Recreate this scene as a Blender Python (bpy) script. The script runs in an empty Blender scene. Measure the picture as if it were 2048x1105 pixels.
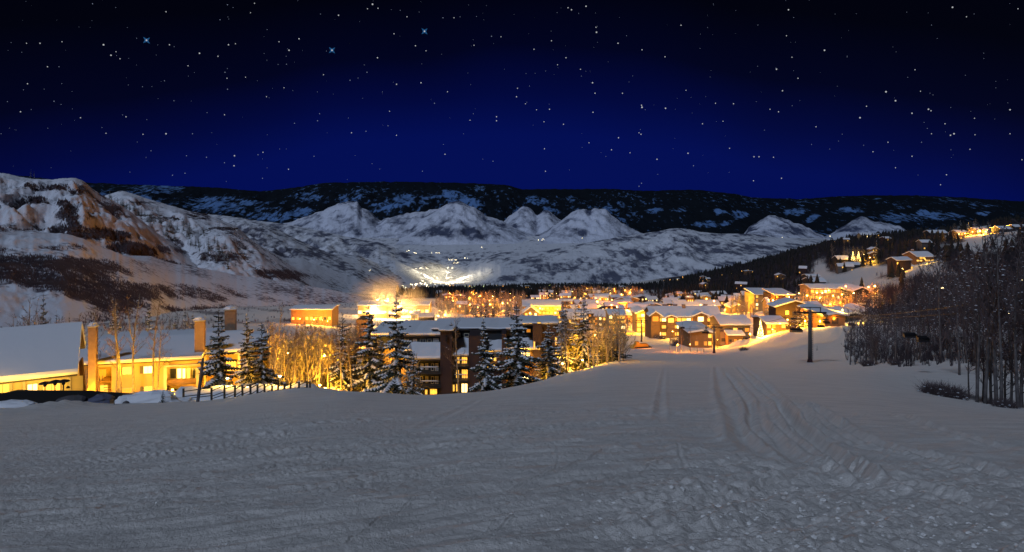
import bpy, math, random
import numpy as np
from mathutils import Vector
R = random.Random(7)
NR = np.random.RandomState(11)
SC = bpy.context.scene
COL = SC.collection
F, HY, CX = 1334.0, 400.0, 1024.0      # focal length and horizon measured from the photograph (2048 wide)

# ---------------------------------------------------------------- camera
cam_d = bpy.data.cameras.new('camera'); cam = bpy.data.objects.new('camera', cam_d); COL.objects.link(cam)
cam.location = (0, 0, 0); cam.rotation_euler = (math.radians(90), 0, 0)
cam_d.sensor_width = 36.0; cam_d.lens = F/2048*36.0; cam_d.shift_y = -(552.5-HY)/2048
cam_d.clip_start = 0.1; cam_d.clip_end = 120000
SC.camera = cam
# ---------------------------------------------------------------- night sky
MOON_EL, MOON_AZ = math.radians(46), math.radians(-34)     # moon behind the camera, slightly to the left
w = bpy.data.worlds.new('World'); SC.world = w; w.use_nodes = True
nt = w.node_tree; nt.nodes.clear()
def N(t, **k):
    n = nt.nodes.new(t)
    for a, b in k.items(): setattr(n, a, b)
    return n
out = N('ShaderNodeOutputWorld'); tc = N('ShaderNodeTexCoord'); sep = N('ShaderNodeSeparateXYZ')
nt.links.new(tc.outputs['Generated'], sep.inputs[0])
def M(op, a, b=None, c=None):
    n = N('ShaderNodeMath', operation=op)
    for i, v in enumerate((a, b, c)):
        if v is None: continue
        if isinstance(v, (int, float)): n.inputs[i].default_value = v
        else: nt.links.new(v, n.inputs[i])
    return n.outputs[0]
nz = N('ShaderNodeTexNoise'); nz.inputs['Scale'].default_value = 2.2; nz.inputs['Detail'].default_value = 2
nt.links.new(tc.outputs['Generated'], nz.inputs['Vector'])
xx = M('MULTIPLY', sep.outputs[0], sep.outputs[0])
el = M('MAXIMUM', sep.outputs[2], 0.0)
m = M('ADD', M('ADD', M('MULTIPLY', el, 1.18), M('MULTIPLY', xx, 0.36)), M('MULTIPLY', M('SUBTRACT', nz.outputs['Fac'], 0.5), 0.12))
cr = N('ShaderNodeValToRGB'); nt.links.new(m, cr.inputs[0])
e = cr.color_ramp.elements
e[0].position = 0.0; e[0].color = (0.0003, 0.0042, 0.092, 1)
e[1].position = 1.0; e[1].color = (0.0002, 0.0002, 0.0012, 1)
for p, c in ((0.1, (0.0003, 0.0036, 0.085, 1)), (0.17, (0.0002, 0.0019, 0.045, 1)), (0.25, (0.0002, 0.0007, 0.013, 1)), (0.36, (0.0002, 0.0003, 0.0035, 1))):
    q = e.new(p); q.color = c
bg1 = N('ShaderNodeBackground'); nt.links.new(cr.outputs[0], bg1.inputs[0]); bg1.inputs[1].default_value = 1.0
sky = N('ShaderNodeTexSky', sky_type='NISHITA'); sky.sun_disc = False
sky.sun_elevation = MOON_EL; sky.sun_rotation = math.radians(180) - MOON_AZ
bg2 = N('ShaderNodeBackground'); nt.links.new(sky.outputs[0], bg2.inputs[0]); bg2.inputs[1].default_value = 0.0002
add = N('ShaderNodeAddShader'); nt.links.new(bg1.outputs[0], add.inputs[0]); nt.links.new(bg2.outputs[0], add.inputs[1])
nt.links.new(add.outputs[0], out.inputs[0])
ml = bpy.data.lights.new('moon', 'SUN'); ml.energy = 1.16; ml.angle = math.radians(5); ml.color = (0.60, 0.735, 1.0)
mo = bpy.data.objects.new('moon', ml); COL.objects.link(mo)
d = Vector((math.sin(MOON_AZ)*math.cos(MOON_EL), -math.cos(MOON_AZ)*math.cos(MOON_EL), math.sin(MOON_EL)))
mo.rotation_euler = d.to_track_quat('Z', 'Y').to_euler()
SC.view_settings.view_transform = 'Standard'; SC.view_settings.look = 'None'
SC.view_settings.exposure = 0; SC.view_settings.gamma = 1; SC.view_settings.use_curve_mapping = False
SC.cycles.use_denoising = True; SC.cycles.max_bounces = 5; SC.cycles.diffuse_bounces = 2; SC.cycles.glossy_bounces = 2
SC.cycles.transparent_max_bounces = 8; SC.cycles.sample_clamp_indirect = 3; SC.cycles.caustics_reflective = False; SC.cycles.caustics_refractive = False

# ---------------------------------------------------------------- materials
MATS = {}
def mat(name, col, rough=0.8, emit=None, strength=0, noise=None, bump=None, metallic=0):
    """noise=(scale, amount, second colour), bump=(scale, distance)"""
    if name in MATS: return MATS[name]
    m = bpy.data.materials.new(name); m.use_nodes = True; t = m.node_tree; b = t.nodes['Principled BSDF']
    b.inputs['Base Color'].default_value = (*col, 1); b.inputs['Roughness'].default_value = rough; b.inputs['Metallic'].default_value = metallic
    b.inputs['Specular IOR Level'].default_value = 0.25
    if noise or bump: tcn = t.nodes.new('ShaderNodeTexCoord')
    if noise:
        n = t.nodes.new('ShaderNodeTexNoise'); n.inputs['Scale'].default_value = noise[0]; n.inputs['Detail'].default_value = 4
        t.links.new(tcn.outputs['Object'], n.inputs['Vector'])
        mx = t.nodes.new('ShaderNodeMix'); mx.data_type = 'RGBA'
        mr = t.nodes.new('ShaderNodeMapRange'); mr.inputs['From Min'].default_value = 0.35; mr.inputs['From Max'].default_value = 0.65; mr.inputs['To Max'].default_value = noise[1]
        t.links.new(n.outputs['Fac'], mr.inputs['Value']); t.links.new(mr.outputs[0], mx.inputs['Factor'])
        mx.inputs['A'].default_value = (*col, 1); mx.inputs['B'].default_value = (*noise[2], 1)
        t.links.new(mx.outputs['Result'], b.inputs['Base Color'])
    if bump:
        n2 = t.nodes.new('ShaderNodeTexNoise'); n2.inputs['Scale'].default_value = bump[0]; n2.inputs['Detail'].default_value = 5
        t.links.new(tcn.outputs['Object'], n2.inputs['Vector'])
        bp = t.nodes.new('ShaderNodeBump'); bp.inputs['Distance'].default_value = bump[1]; t.links.new(n2.outputs['Fac'], bp.inputs['Height'])
        t.links.new(bp.outputs[0], b.inputs['Normal'])
    if emit:
        b.inputs['Emission Color'].default_value = (*emit, 1); b.inputs['Emission Strength'].default_value = strength
        m.cycles.emission_sampling = 'NONE'
    MATS[name] = m; return m

def mat_hill(name, snow, brush, scale, bump=0.0, fine=0.9, gain=3.0, brush2=None, stretch=(1, 1, 1)):
    m = bpy.data.materials.new(name); m.use_nodes = True; t = m.node_tree; b = t.nodes['Principled BSDF']
    b.inputs['Roughness'].default_value = 0.85; b.inputs['Specular IOR Level'].default_value = 0.1
    g = t.nodes.new('ShaderNodeTexCoord'); mp = t.nodes.new('ShaderNodeMapping'); mp.inputs['Scale'].default_value = stretch
    t.links.new(g.outputs['Object'], mp.inputs[0])
    n = t.nodes.new('ShaderNodeTexNoise'); n.inputs['Scale'].default_value = scale; n.inputs['Detail'].default_value = 7; n.inputs['Roughness'].default_value = 0.66
    t.links.new(mp.outputs[0], n.inputs['Vector'])
    a = t.nodes.new('ShaderNodeAttribute'); a.attribute_name = 'brush'
    m1 = t.nodes.new('ShaderNodeMath'); m1.operation = 'MULTIPLY_ADD'; m1.inputs[1].default_value = fine*2.2; m1.inputs[2].default_value = -fine*1.1
    t.links.new(n.outputs['Fac'], m1.inputs[0])
    m2 = t.nodes.new('ShaderNodeMath'); m2.operation = 'ADD'; t.links.new(m1.outputs[0], m2.inputs[0]); t.links.new(a.outputs['Fac'], m2.inputs[1])
    m3 = t.nodes.new('ShaderNodeMath'); m3.operation = 'MULTIPLY_ADD'; m3.inputs[1].default_value = gain; m3.inputs[2].default_value = 0.5-gain*0.5; m3.use_clamp = True
    t.links.new(m2.outputs[0], m3.inputs[0])
    mx = t.nodes.new('ShaderNodeMix'); mx.data_type = 'RGBA'; t.links.new(m3.outputs[0], mx.inputs['Factor'])
    mx.inputs['A'].default_value = (*snow, 1)
    if brush2:
        n3 = t.nodes.new('ShaderNodeTexNoise'); n3.inputs['Scale'].default_value = scale*0.15; t.links.new(g.outputs['Object'], n3.inputs['Vector'])
        mx2 = t.nodes.new('ShaderNodeMix'); mx2.data_type = 'RGBA'; t.links.new(n3.outputs['Fac'], mx2.inputs['Factor'])
        mx2.inputs['A'].default_value = (*brush, 1); mx2.inputs['B'].default_value = (*brush2, 1)
        t.links.new(mx2.outputs['Result'], mx.inputs['B'])
    else: mx.inputs['B'].default_value = (*brush, 1)
    t.links.new(mx.outputs['Result'], b.inputs['Base Color'])
    if bump:
        bp = t.nodes.new('ShaderNodeBump'); bp.inputs['Distance'].default_value = bump; bp.inputs['Strength'].default_value = 0.8
        t.links.new(n.outputs['Fac'], bp.inputs['Height']); t.links.new(bp.outputs[0], b.inputs['Normal'])
    MATS[name] = m; return m

SNOW = mat('snow', (0.80, 0.81, 0.84), 0.7, bump=(0.8, 0.03))
SNOW_T = mat('tree_snow', (0.66, 0.68, 0.72), 0.8)
WARM = (1.0, 0.45, 0.018); WARM2 = (1.0, 0.54, 0.07); ORANGE = (1.0, 0.27, 0.008)

# ---------------------------------------------------------------- mesh helpers
class MB:
    def __init__(s): s.v = []; s.f = []
    def poly(s, pts, faces):
        o = len(s.v); s.v += [tuple(p) for p in pts]; s.f += [tuple(i+o for i in f) for f in faces]
    def box(s, x0, x1, y0, y1, z0, z1):
        s.poly([(x0,y0,z0),(x1,y0,z0),(x1,y1,z0),(x0,y1,z0),(x0,y0,z1),(x1,y0,z1),(x1,y1,z1),(x0,y1,z1)],
               [(0,3,2,1),(4,5,6,7),(0,1,5,4),(1,2,6,5),(2,3,7,6),(3,0,4,7)])
    def tube(s, pts, rads, n=6, cap=True):
        o = len(s.v); k = len(pts); pts = [Vector(p) for p in pts]
        for i, p in enumerate(pts):
            t = (pts[min(i+1, k-1)]-pts[max(i-1, 0)]).normalized() if k > 1 else Vector((0,0,1))
            a = t.orthogonal().normalized() if abs(t.z) < 0.9 else (Vector((1,0,0))-t*t.x).normalized()
            b = t.cross(a)
            for j in range(n):
                c = 2*math.pi*j/n; q = p+(a*math.cos(c)+b*math.sin(c))*rads[i]; s.v.append(tuple(q))
        for i in range(k-1):
            for j in range(n):
                s.f.append((o+i*n+j, o+i*n+(j+1)%n, o+(i+1)*n+(j+1)%n, o+(i+1)*n+j))
        if cap:
            s.f.append(tuple(o+j for j in reversed(range(n)))); s.f.append(tuple(o+(k-1)*n+j for j in range(n)))
    def bar(s, p, q, r, n=4): s.tube([p, q], [r, r], n)
    def lump(s, c, rx, ry, rz, rnd=None, n=6):
        o = len(s.v); c = Vector(c); rnd = rnd or R
        s.v.append((c.x, c.y, c.z-rz*0.45))
        for (h, k) in ((-0.15, 1.0), (0.55, 0.72)):
            for j in range(n):
                a = 2*math.pi*j/n+h; g = k*(0.85+0.3*rnd.random()); s.v.append((c.x+rx*g*math.cos(a), c.y+ry*g*math.sin(a), c.z+rz*h))
        s.v.append((c.x, c.y, c.z+rz))
        for j in range(n):
            k = (j+1) % n
            s.f += [(o, o+1+k, o+1+j), (o+1+j, o+1+k, o+1+n+k, o+1+n+j), (o+1+n+j, o+1+n+k, o+1+2*n)]
    def extrude(s, prof, c0, c1, axis='x', nseg=1, jit=0.0, rnd=None):
        """closed profile of (a,b): for axis x a=y,b=z; for axis y a=x,b=z"""
        o = len(s.v); n = len(prof); rnd = rnd or R
        for i in range(nseg+1):
            c = c0+(c1-c0)*i/nseg; jj = jit*(rnd.random()-0.5)
            for (a, b, mv) in [(q+(0,))[:3] for q in prof]:
                bb = b+jj*mv; aa = a+(rnd.random()-0.5)*jit*mv*0.6
                s.v.append((c, aa, bb) if axis == 'x' else (aa, c, bb))
        for i in range(nseg):
            for j in range(n):
                k = (j+1) % n; s.f.append((o+i*n+j, o+i*n+k, o+(i+1)*n+k, o+(i+1)*n+j))
        s.f.append(tuple(o+j for j in reversed(range(n)))); s.f.append(tuple(o+nseg*n+j for j in range(n)))
    def mesh(s, name, m, smooth=False):
        me = bpy.data.meshes.new(name); me.from_pydata(s.v, [], s.f); me.materials.append(m)
        if smooth: me.polygons.foreach_set('use_smooth', [True]*len(me.polygons))
        me.update(); return me
    def build(s, name, m, parent=None, smooth=False, loc=None):
        return put(name, s.mesh(name, m, smooth), parent, loc)
def put(name, me, parent=None, loc=None, rot=None, scale=None):
    o = bpy.data.objects.new(name, me); COL.objects.link(o)
    if parent: o.parent = parent
    if loc is not None: o.location = loc
    if rot is not None: o.rotation_euler = rot
    if scale is not None: o.scale = scale
    return o
def tag(o, label=None, cat=None, group=None, kind=None):
    if label: o['label'] = label
    if cat: o['category'] = cat
    if group: o['group'] = group
    if kind: o['kind'] = kind
    return o
def empty(name, loc, rz=0): return put(name, None, None, loc, (0, 0, rz))
def P(px, py, d): return ((px-CX)/F*d, d, -(py-HY)/F*d)
def np_mesh(name, verts, quads, m, smooth=True, attrs=None):
    me = bpy.data.meshes.new(name); nv = len(verts); nf = len(quads); k = quads.shape[1]
    me.vertices.add(nv); me.vertices.foreach_set('co', np.ascontiguousarray(verts, dtype=np.float32).ravel())
    me.loops.add(nf*k); me.loops.foreach_set('vertex_index', np.ascontiguousarray(quads, dtype=np.int32).ravel())
    me.polygons.add(nf); me.polygons.foreach_set('loop_start', np.arange(nf, dtype=np.int32)*k)
    me.polygons.foreach_set('loop_total', np.full(nf, k, dtype=np.int32))
    me.polygons.foreach_set('use_smooth', np.full(nf, smooth, dtype=bool))
    me.materials.append(m)
    for a, v in (attrs or {}).items():
        at = me.attributes.new(a, 'FLOAT', 'POINT'); at.data.foreach_set('value', np.ascontiguousarray(v, dtype=np.float32).ravel())
    me.update(); me.validate(); return me
def grid_faces(nr, nc):
    i = np.arange(nr*nc).reshape(nr, nc)
    return np.stack([i[:-1, :-1], i[:-1, 1:], i[1:, 1:], i[1:, :-1]], -1).reshape(-1, 4)

# ---------------------------------------------------------------- noise
_perm = NR.permutation(256); _perm = np.concatenate([_perm]*3); _ga = NR.rand(256)*2*math.pi
def pn(x, y, seed=0):
    x = np.asarray(x, float)+seed*17.31; y = np.asarray(y, float)+seed*9.73
    xi = np.floor(x).astype(int); yi = np.floor(y).astype(int); xf = x-xi; yf = y-yi
    def g(ix, iy, fx, fy):
        a = _ga[_perm[(_perm[ix & 255]+iy) & 255]]; return np.cos(a)*fx+np.sin(a)*fy
    u = xf*xf*xf*(xf*(xf*6-15)+10); v = yf*yf*yf*(yf*(yf*6-15)+10)
    a = g(xi, yi, xf, yf); b = g(xi+1, yi, xf-1, yf); c = g(xi, yi+1, xf, yf-1); d = g(xi+1, yi+1, xf-1, yf-1)
    return ((a+(b-a)*u)*(1-v)+(c+(d-c)*u)*v)*1.5
def fbm(x, y, o=4, seed=0, gain=0.5):
    s = 0; a = 1; t = 0
    for i in range(o): s = s+a*pn(x*2**i, y*2**i, seed+i*3); t += a; a *= gain
    return s/t
def ridged(x, y, o=4, seed=0):
    s = 0; a = 1; t = 0
    for i in range(o): s = s+a*(1-2*np.abs(pn(x*2**i, y*2**i, seed+i*5))); t += a; a *= 0.55
    return s/t

# ---------------------------------------------------------------- terrain table: for each bearing, how low the ground sits at each distance
KD = np.array([18, 30, 45, 60, 80, 110, 150, 200, 280, 400, 600, 900, 1200, 1600, 2400, 3500, 5000], float)
TAB = {
 -900: [900,850,825,815,808,795,760,720,680,640,610,590,580,575,570,565,560],
 0:    [893,842,819,817,816,800,745,705,668,640,615,600,590,582,574,567,560],
 250:  [880,835,812,807,803,792,745,705,668,640,615,600,590,582,574,567,560],
 400:  [868,825,807,802,797,785,745,705,670,645,620,602,592,583,574,567,560],
 620:  [850,805,786,774,786,790,762,727,690,655,628,610,598,588,576,567,560],
 700:  [846,800,785,784,798,800,770,735,695,660,630,610,598,588,576,567,560],
 850:  [843,803,791,793,806,808,780,740,700,665,635,610,595,585,575,566,559],
 950:  [838,799,787,786,792,796,775,740,700,665,635,610,595,585,575,566,559],
 1050: [835,790,775,770,770,772,760,735,700,665,632,608,594,584,575,566,559],
 1150: [834,786,763,753,745,742,738,722,697,662,628,604,594,584,575,566,559],
 1240: [833,782,757,745,735,722,716,711,700,668,628,604,594,584,575,565,558],
 1330: [833,782,757,745,735,724,716,710,697,668,628,604,592,580,562,556,556],
 1430: [833,782,757,745,735,727,720,713,700,664,622,598,580,560,540,545,556],
 1520: [834,782,758,746,737,729,722,708,684,648,612,586,562,540,520,540,556],
 1600: [836,784,759,747,738,731,716,692,662,632,596,560,532,508,500,540,556],
 1700: [840,788,762,750,741,734,712,676,645,615,575,526,494,480,500,540,556],
 1850: [846,804,784,766,744,718,690,655,615,570,525,490,470,468,500,540,556],
 2048: [850,826,812,790,755,715,665,615,570,525,490,461,445,450,500,540,556],
 2900: [860,840,830,800,760,700,640,580,540,500,470,445,430,450,500,540,556]}
def pchip(x, y, xq):
    x = np.asarray(x, float); y = np.asarray(y, float); h = np.diff(x); dl = np.diff(y)/h; n = len(x); m = np.zeros(n)
    for i in range(1, n-1):
        if dl[i-1]*dl[i] > 0:
            w1 = 2*h[i]+h[i-1]; w2 = h[i]+2*h[i-1]; m[i] = (w1+w2)/(w1/dl[i-1]+w2/dl[i])
    m[0] = dl[0]; m[-1] = dl[-1]
    k = np.clip(np.searchsorted(x, xq)-1, 0, n-2); t = (xq-x[k])/h[k]
    return (2*t**3-3*t**2+1)*y[k]+(t**3-2*t*t+t)*h[k]*m[k]+(-2*t**3+3*t*t)*y[k+1]+(t**3-t*t)*h[k]*m[k+1]
EH = 1.7
LD = np.linspace(math.log(1.2), math.log(5000), 500); PXG = np.linspace(-2600, 4600, 900)
_cols = sorted(TAB); _e = []
for c in _cols:
    ev = (np.array(TAB[c], float)-HY)/F; sl = ev-EH/KD                     # slope only
    nk = np.concatenate([[1.0, 6.0], KD]); ns = np.concatenate([[0.225, sl[0]*0.6+0.225*0.4], sl])
    q = pchip(np.log(nk), ns, np.minimum(LD, math.log(5000))); _e.append(q+EH/np.exp(LD))
_e = np.array(_e)
ETAB = np.array([pchip(_cols, _e[:, j], np.clip(PXG, -900, 2900)) for j in range(len(LD))])   # [d, px]
def E(px, d):
    a = np.clip((np.log(np.maximum(d, 1.2))-LD[0])/(LD[1]-LD[0]), 0, len(LD)-1.001); b = np.clip((px-PXG[0])/(PXG[1]-PXG[0]), 0, len(PXG)-1.001)
    i = a.astype(int) if hasattr(a, 'astype') else int(a); j = b.astype(int) if hasattr(b, 'astype') else int(b); a = a-i; b = b-j
    return (ETAB[i, j]*(1-a)*(1-b)+ETAB[i+1, j]*a*(1-b)+ETAB[i, j+1]*(1-a)*b+ETAB[i+1, j+1]*a*b)
def G(x, y):
    return -E(np.asarray(CX+F*np.asarray(x, float)/y), np.asarray(y, float))*y
def hit(px, py, dmin=3.0):
    dd = np.exp(np.linspace(math.log(dmin), math.log(5000), 1500)); pe = HY+F*E(np.full(1500, float(px)), dd)
    k = np.argmax(pe <= py)
    if not (pe <= py).any(): return float(dd[int(np.argmin(pe))])
    if k == 0: return float(dd[0])
    f = (pe[k-1]-py)/max(1e-9, pe[k-1]-pe[k]); return float(dd[k-1]+(dd[k]-dd[k-1])*min(1, max(0, f)))
def at(px, d, sink=0.0):
    x = (px-CX)/F*d; return Vector((x, d, float(G(x, d))-sink))
def on(px, py, sink=0.0): return at(px, hit(px, py), sink)

# ---------------------------------------------------------------- snow ground
def spline_pts(pp, n=60):
    pp = np.array(pp, float); t = np.arange(len(pp)); q = np.linspace(0, len(pp)-1, n)
    return np.stack([pchip(t, pp[:, 0], q), pchip(t, pp[:, 1], q)], -1)
def world_line(pp):
    return [tuple(on(px, py)[:2]) for px, py in pp]
def line_dist(X, Y, pts):
    best = np.full(X.shape, 1e9)
    for (x0, y0), (x1, y1) in zip(pts[:-1], pts[1:]):
        dx, dy = x1-x0, y1-y0; L = dx*dx+dy*dy+1e-9
        t = np.clip(((X-x0)*dx+(Y-y0)*dy)/L, 0, 1); q = (X-x0-t*dx)**2+(Y-y0-t*dy)**2
        best = np.minimum(best, q)
    return np.sqrt(best)
TRACKS = [  # groomer and ski tracks on the right: picture polyline, width m, depth m
 ([(1432,734),(1440,765),(1452,800),(1480,850),(1490,885),(1530,915),(1567,935)], 0.45, 0.07),
 ([(1473,734),(1510,770),(1530,786),(1560,812),(1572,835),(1596,864),(1630,893),(1670,921),(1712,955),(1753,980),(1815,992),(1918,1020),(2047,1062)], 0.30, 0.09),
 ([(1448,745),(1473,773),(1498,806),(1506,843),(1530,872),(1563,905),(1596,930),(1650,963)], 0.3, 0.07),
 ([(1480,730),(1525,765),(1558,800),(1590,850),(1630,880),(1700,930)], 0.3, 0.06),
 ([(1621,810),(1654,835),(1687,860),(1736,884),(1794,905),(1897,930),(2047,975)], 0.28, 0.08),
 ([(1605,823),(1621,852),(1650,872),(1691,893),(1794,913)], 0.22, 0.06),
 ([(1786,827),(1827,843),(1918,872),(2047,905)], 0.25, 0.05),
 ([(1500,805),(1503,850),(1520,880),(1550,910)], 0.2, 0.05), ([(1518,805),(1522,850),(1545,880)], 0.2, 0.05),
 ([(1330,730),(1322,790),(1318,850)], 0.25, 0.03), ([(1356,890),(1362,930),(1372,955)], 0.12, 0.05),
 ([(1220,905),(1150,945),(1060,975),(960,1010)], 0.09, 0.07), ([(1340,925),(1280,960),(1200,985),(1100,1010)], 0.07, 0.05),
 ([(1040,1040),(980,1075),(900,1100)], 0.05, 0.035), ([(840,1005),(760,1055),(680,1100)], 0.05, 0.04), ([(1110,965),(1117,930),(1115,905)], 0.08, 0.03),
 ([(400,1010),(250,1040),(120,1062)], 0.10, 0.07), ([(620,940),(480,960),(330,980),(150,1000)], 0.10, 0.04), ([(560,990),(400,1030),(200,1060),(0,1080)], 0.09, 0.06),
 ([(430,920),(300,950),(120,975),(0,990)], 0.10, 0.04), ([(700,925),(620,950),(540,962)], 0.08, 0.05), ([(960,800),(880,840),(820,870)], 0.3, 0.012)]
_tr = [([tuple(q) for q in world_line(spline_pts(p, 34))], wd*(0.28 if wd <= .12 else .62), dp*(0.55 if wd <= .12 else 2.0)) for p, wd, dp in TRACKS]
_r = random.Random(41)
for _i in range(62):          # old ski tracks crossing the piste
    if _i < 44: x0, y0, a_, ln = _r.uniform(-10, 3), 5.4+14*_r.random()**1.6, math.radians(_r.gauss(22, 6)), _r.uniform(3, 9)
    else: x0, y0, a_, ln = _r.uniform(2, 16), 6+16*_r.random(), math.radians(_r.gauss(74, 7)), _r.uniform(3, 9)
    k_ = _r.uniform(-.09, .09); pp_ = [(x0, y0)]
    for _j in range(10): pp_.append((pp_[-1][0]+ln/10*math.cos(a_), pp_[-1][1]+ln/10*math.sin(a_))); a_ += k_*ln/10
    sc_ = .5+.5*y0/8; _tr.append((pp_, _r.uniform(.03, .065)*sc_, _r.uniform(.02, .045)*sc_))
def detail(X, Y):
    """small relief of the piste in metres"""
    z = 0.10*fbm(X/9, Y/9, 3, 1)
    a = math.radians(24); U = X*math.cos(a)+Y*math.sin(a); V = -X*math.sin(a)+Y*math.cos(a)
    U2 = U+0.8*pn(U/6, V/6, 5)
    z += 0.105*ridged(U2/6.5, V/0.8+0.6*pn(U/4, V/4, 4), 4, 2)*np.clip(1.2-np.maximum(X-2, 0)/14, 0.15, 1)*np.clip(1.25-Y/26, 0.12, 1)
    z += 0.040*fbm(X/0.9, Y/0.7, 4, 8)*np.clip(1.3-Y/22, 0.15, 1)
    rough = np.clip(fbm(X/3.0, Y/3.0, 2, 21)*2.2+0.35, 0, 1)*np.clip(1.25-Y/22, 0, 1)
    z += rough*0.10*np.abs(fbm(X/0.32, Y/0.32, 3, 9))
    # churned snow at the lower right
    ch = np.exp(-(((X-3.4)/2.6)**2+((Y-6.8)/2.2)**2))
    z += ch*0.10*np.abs(fbm(X/0.26, Y/0.26, 3, 12))
    # corduroy right of the middle
    a2 = math.radians(66); V2 = -X*math.sin(a2)+Y*math.cos(a2)
    z += 0.012*np.sin(V2/0.55)*np.clip(fbm(X/7, Y/12, 2, 31)+0.35, 0, 1)*np.clip((X-1)/8, 0, 1)*np.clip(1.6-Y/60, 0, 1)
    z += np.clip((Y-110)/60, 0, 1)*0.5*fbm(X/25, Y/25, 3, 33)
    near = (Y < 130)
    for pts, wd, dp in _tr:
        x0 = min(p[0] for p in pts)-3; x1 = max(p[0] for p in pts)+3; y0 = min(p[1] for p in pts)-3; y1 = max(p[1] for p in pts)+3
        k = np.where(near & (X > x0) & (X < x1) & (Y > y0) & (Y < y1))
        if len(k[0]) == 0: continue
        q = line_dist(X[k], Y[k], pts)/wd*(1+0.12*pn(X[k]/3, Y[k]/3, 3))
        e0 = np.minimum(np.hypot(X[k]-pts[0][0], Y[k]-pts[0][1]), np.hypot(X[k]-pts[-1][0], Y[k]-pts[-1][1])); amp = dp*(0.75+0.5*pn(X[k]/2.5, Y[k]/2.5, 6))*np.clip(e0/(wd*12), 0, 1)
        z[k] += amp*(-np.exp(-q*q*2.2)+0.75*np.exp(-((q-1.35)**2)*5))
    return z
def brush_ground(px, py, X, Y):
    """woods and scrub seen on the ground: 1 = dark, 0 = open snow"""
    b = np.zeros(X.shape)
    n = fbm(X/60, Y/110, 3, 40)
    right = np.clip((px-1250-np.clip(640-py, 0, 200)*0.0)/120, 0, 1)*np.clip((Y-520)/200, 0, 1)
    right = np.maximum(right, np.clip((px-1640)/80, 0, 1)*np.clip((Y-190)/60, 0, 1)*np.clip((px-1500)/200, 0, 1))
    b = right*(0.95+n*0.45)
    # open snow glades on the right hillside
    for (cx, cy, rx, ry, s) in ((1690,560,70,14,1.1),(1770,575,90,12,1.0),(1850,535,45,16,1.1),(1900,555,60,10,.9),(1960,475,30,28,1.1),(2010,500,20,30,.8),(1740,540,50,10,.9),(1900,492,60,6,.8),(1640,480,60,5,.9),(1700,600,70,8,1.2),(1640,540,16,26,.9),(1960,490,22,18,1.0),(2030,470,16,14,.8),(1880,470,26,6,1.1),(1740,612,90,7,1.2),(1690,655,80,25,1.2),(1930,720,80,60,1.0)):
        b = b-s*np.exp(-(((px-cx)/rx)**2+((py-cy)/ry)**2))
    u_ = X*.8+Y*.6; v_ = -X*.6+Y*.8; st = ridged(u_/45, v_/190, 4, 44)
    left = np.clip((900-px)/120, 0, 1)*np.clip((Y-230)/120, 0, 1)*(0.52-0.55*st+0.5*n)
    b = np.maximum(b, left*(px < 1300))
    # dark belt of woods across the valley floor
    belt = np.exp(-(((px-1000)/190)**4))*np.exp(-(((py-590)/9)**4))*1.1+np.exp(-(((px-1180)/260)**4))*np.exp(-(((py-576)/6)**4))*0.8
    b = np.maximum(b, belt+n*0.3*(belt > 0.2))
    return np.clip(b, 0, 1.3)*np.clip((Y-140)/60, 0, 1)
def build_ground():
    pxs = np.concatenate([np.linspace(-2500, -60, 50), np.arange(-50, 2100, 3.0), np.linspace(2110, 4500, 50)])
    d1 = np.exp(np.linspace(math.log(1.6), math.log(5.3), 14)); t = np.linspace(EH/5.3+0.0, EH/60, 330)
    d2 = EH/t; d3 = np.exp(np.linspace(math.log(60.8), math.log(5000), 200))
    ds = np.concatenate([d1[:-1], d2, d3])
    PX, D = np.meshgrid(pxs, ds); X = (PX-CX)/F*D; Z = -E(PX, D)*D; Z0 = Z.copy()
    Z = Z+detail(X, D)
    PY = HY-Z0/D*F
    # soft snow heaps: berms at the far edge of the piste and a bank on the knoll
    for (px, py, rx, ry, h) in ((1455,690,16,7,2.0),(1480,705,60,2.2,0.5),(1640,668,60,30,2.2),(655,772,26,6,.7),(300,797,40,10,.9),(120,817,40,5,.5),(1375,712,60,3,.5),(1590,697,60,2.5,.6)):
        c = on(px, py); sx = rx/F*c.y; 
        dl = c.y*ry/90.0*1.2+1.0
        Z += h*np.exp(-(((X-c.x)/sx)**2+((D-c.y)/dl)**2))*(1+0.35*fbm(X/1.6, D/1.6, 3, 50))
    br = brush_ground(PX, PY, X, D)
    V = np.stack([X, D, Z], -1).reshape(-1, 3)
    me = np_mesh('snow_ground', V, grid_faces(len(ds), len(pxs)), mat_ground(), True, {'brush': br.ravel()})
    tag(put('snow_ground', me), kind='structure')
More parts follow.
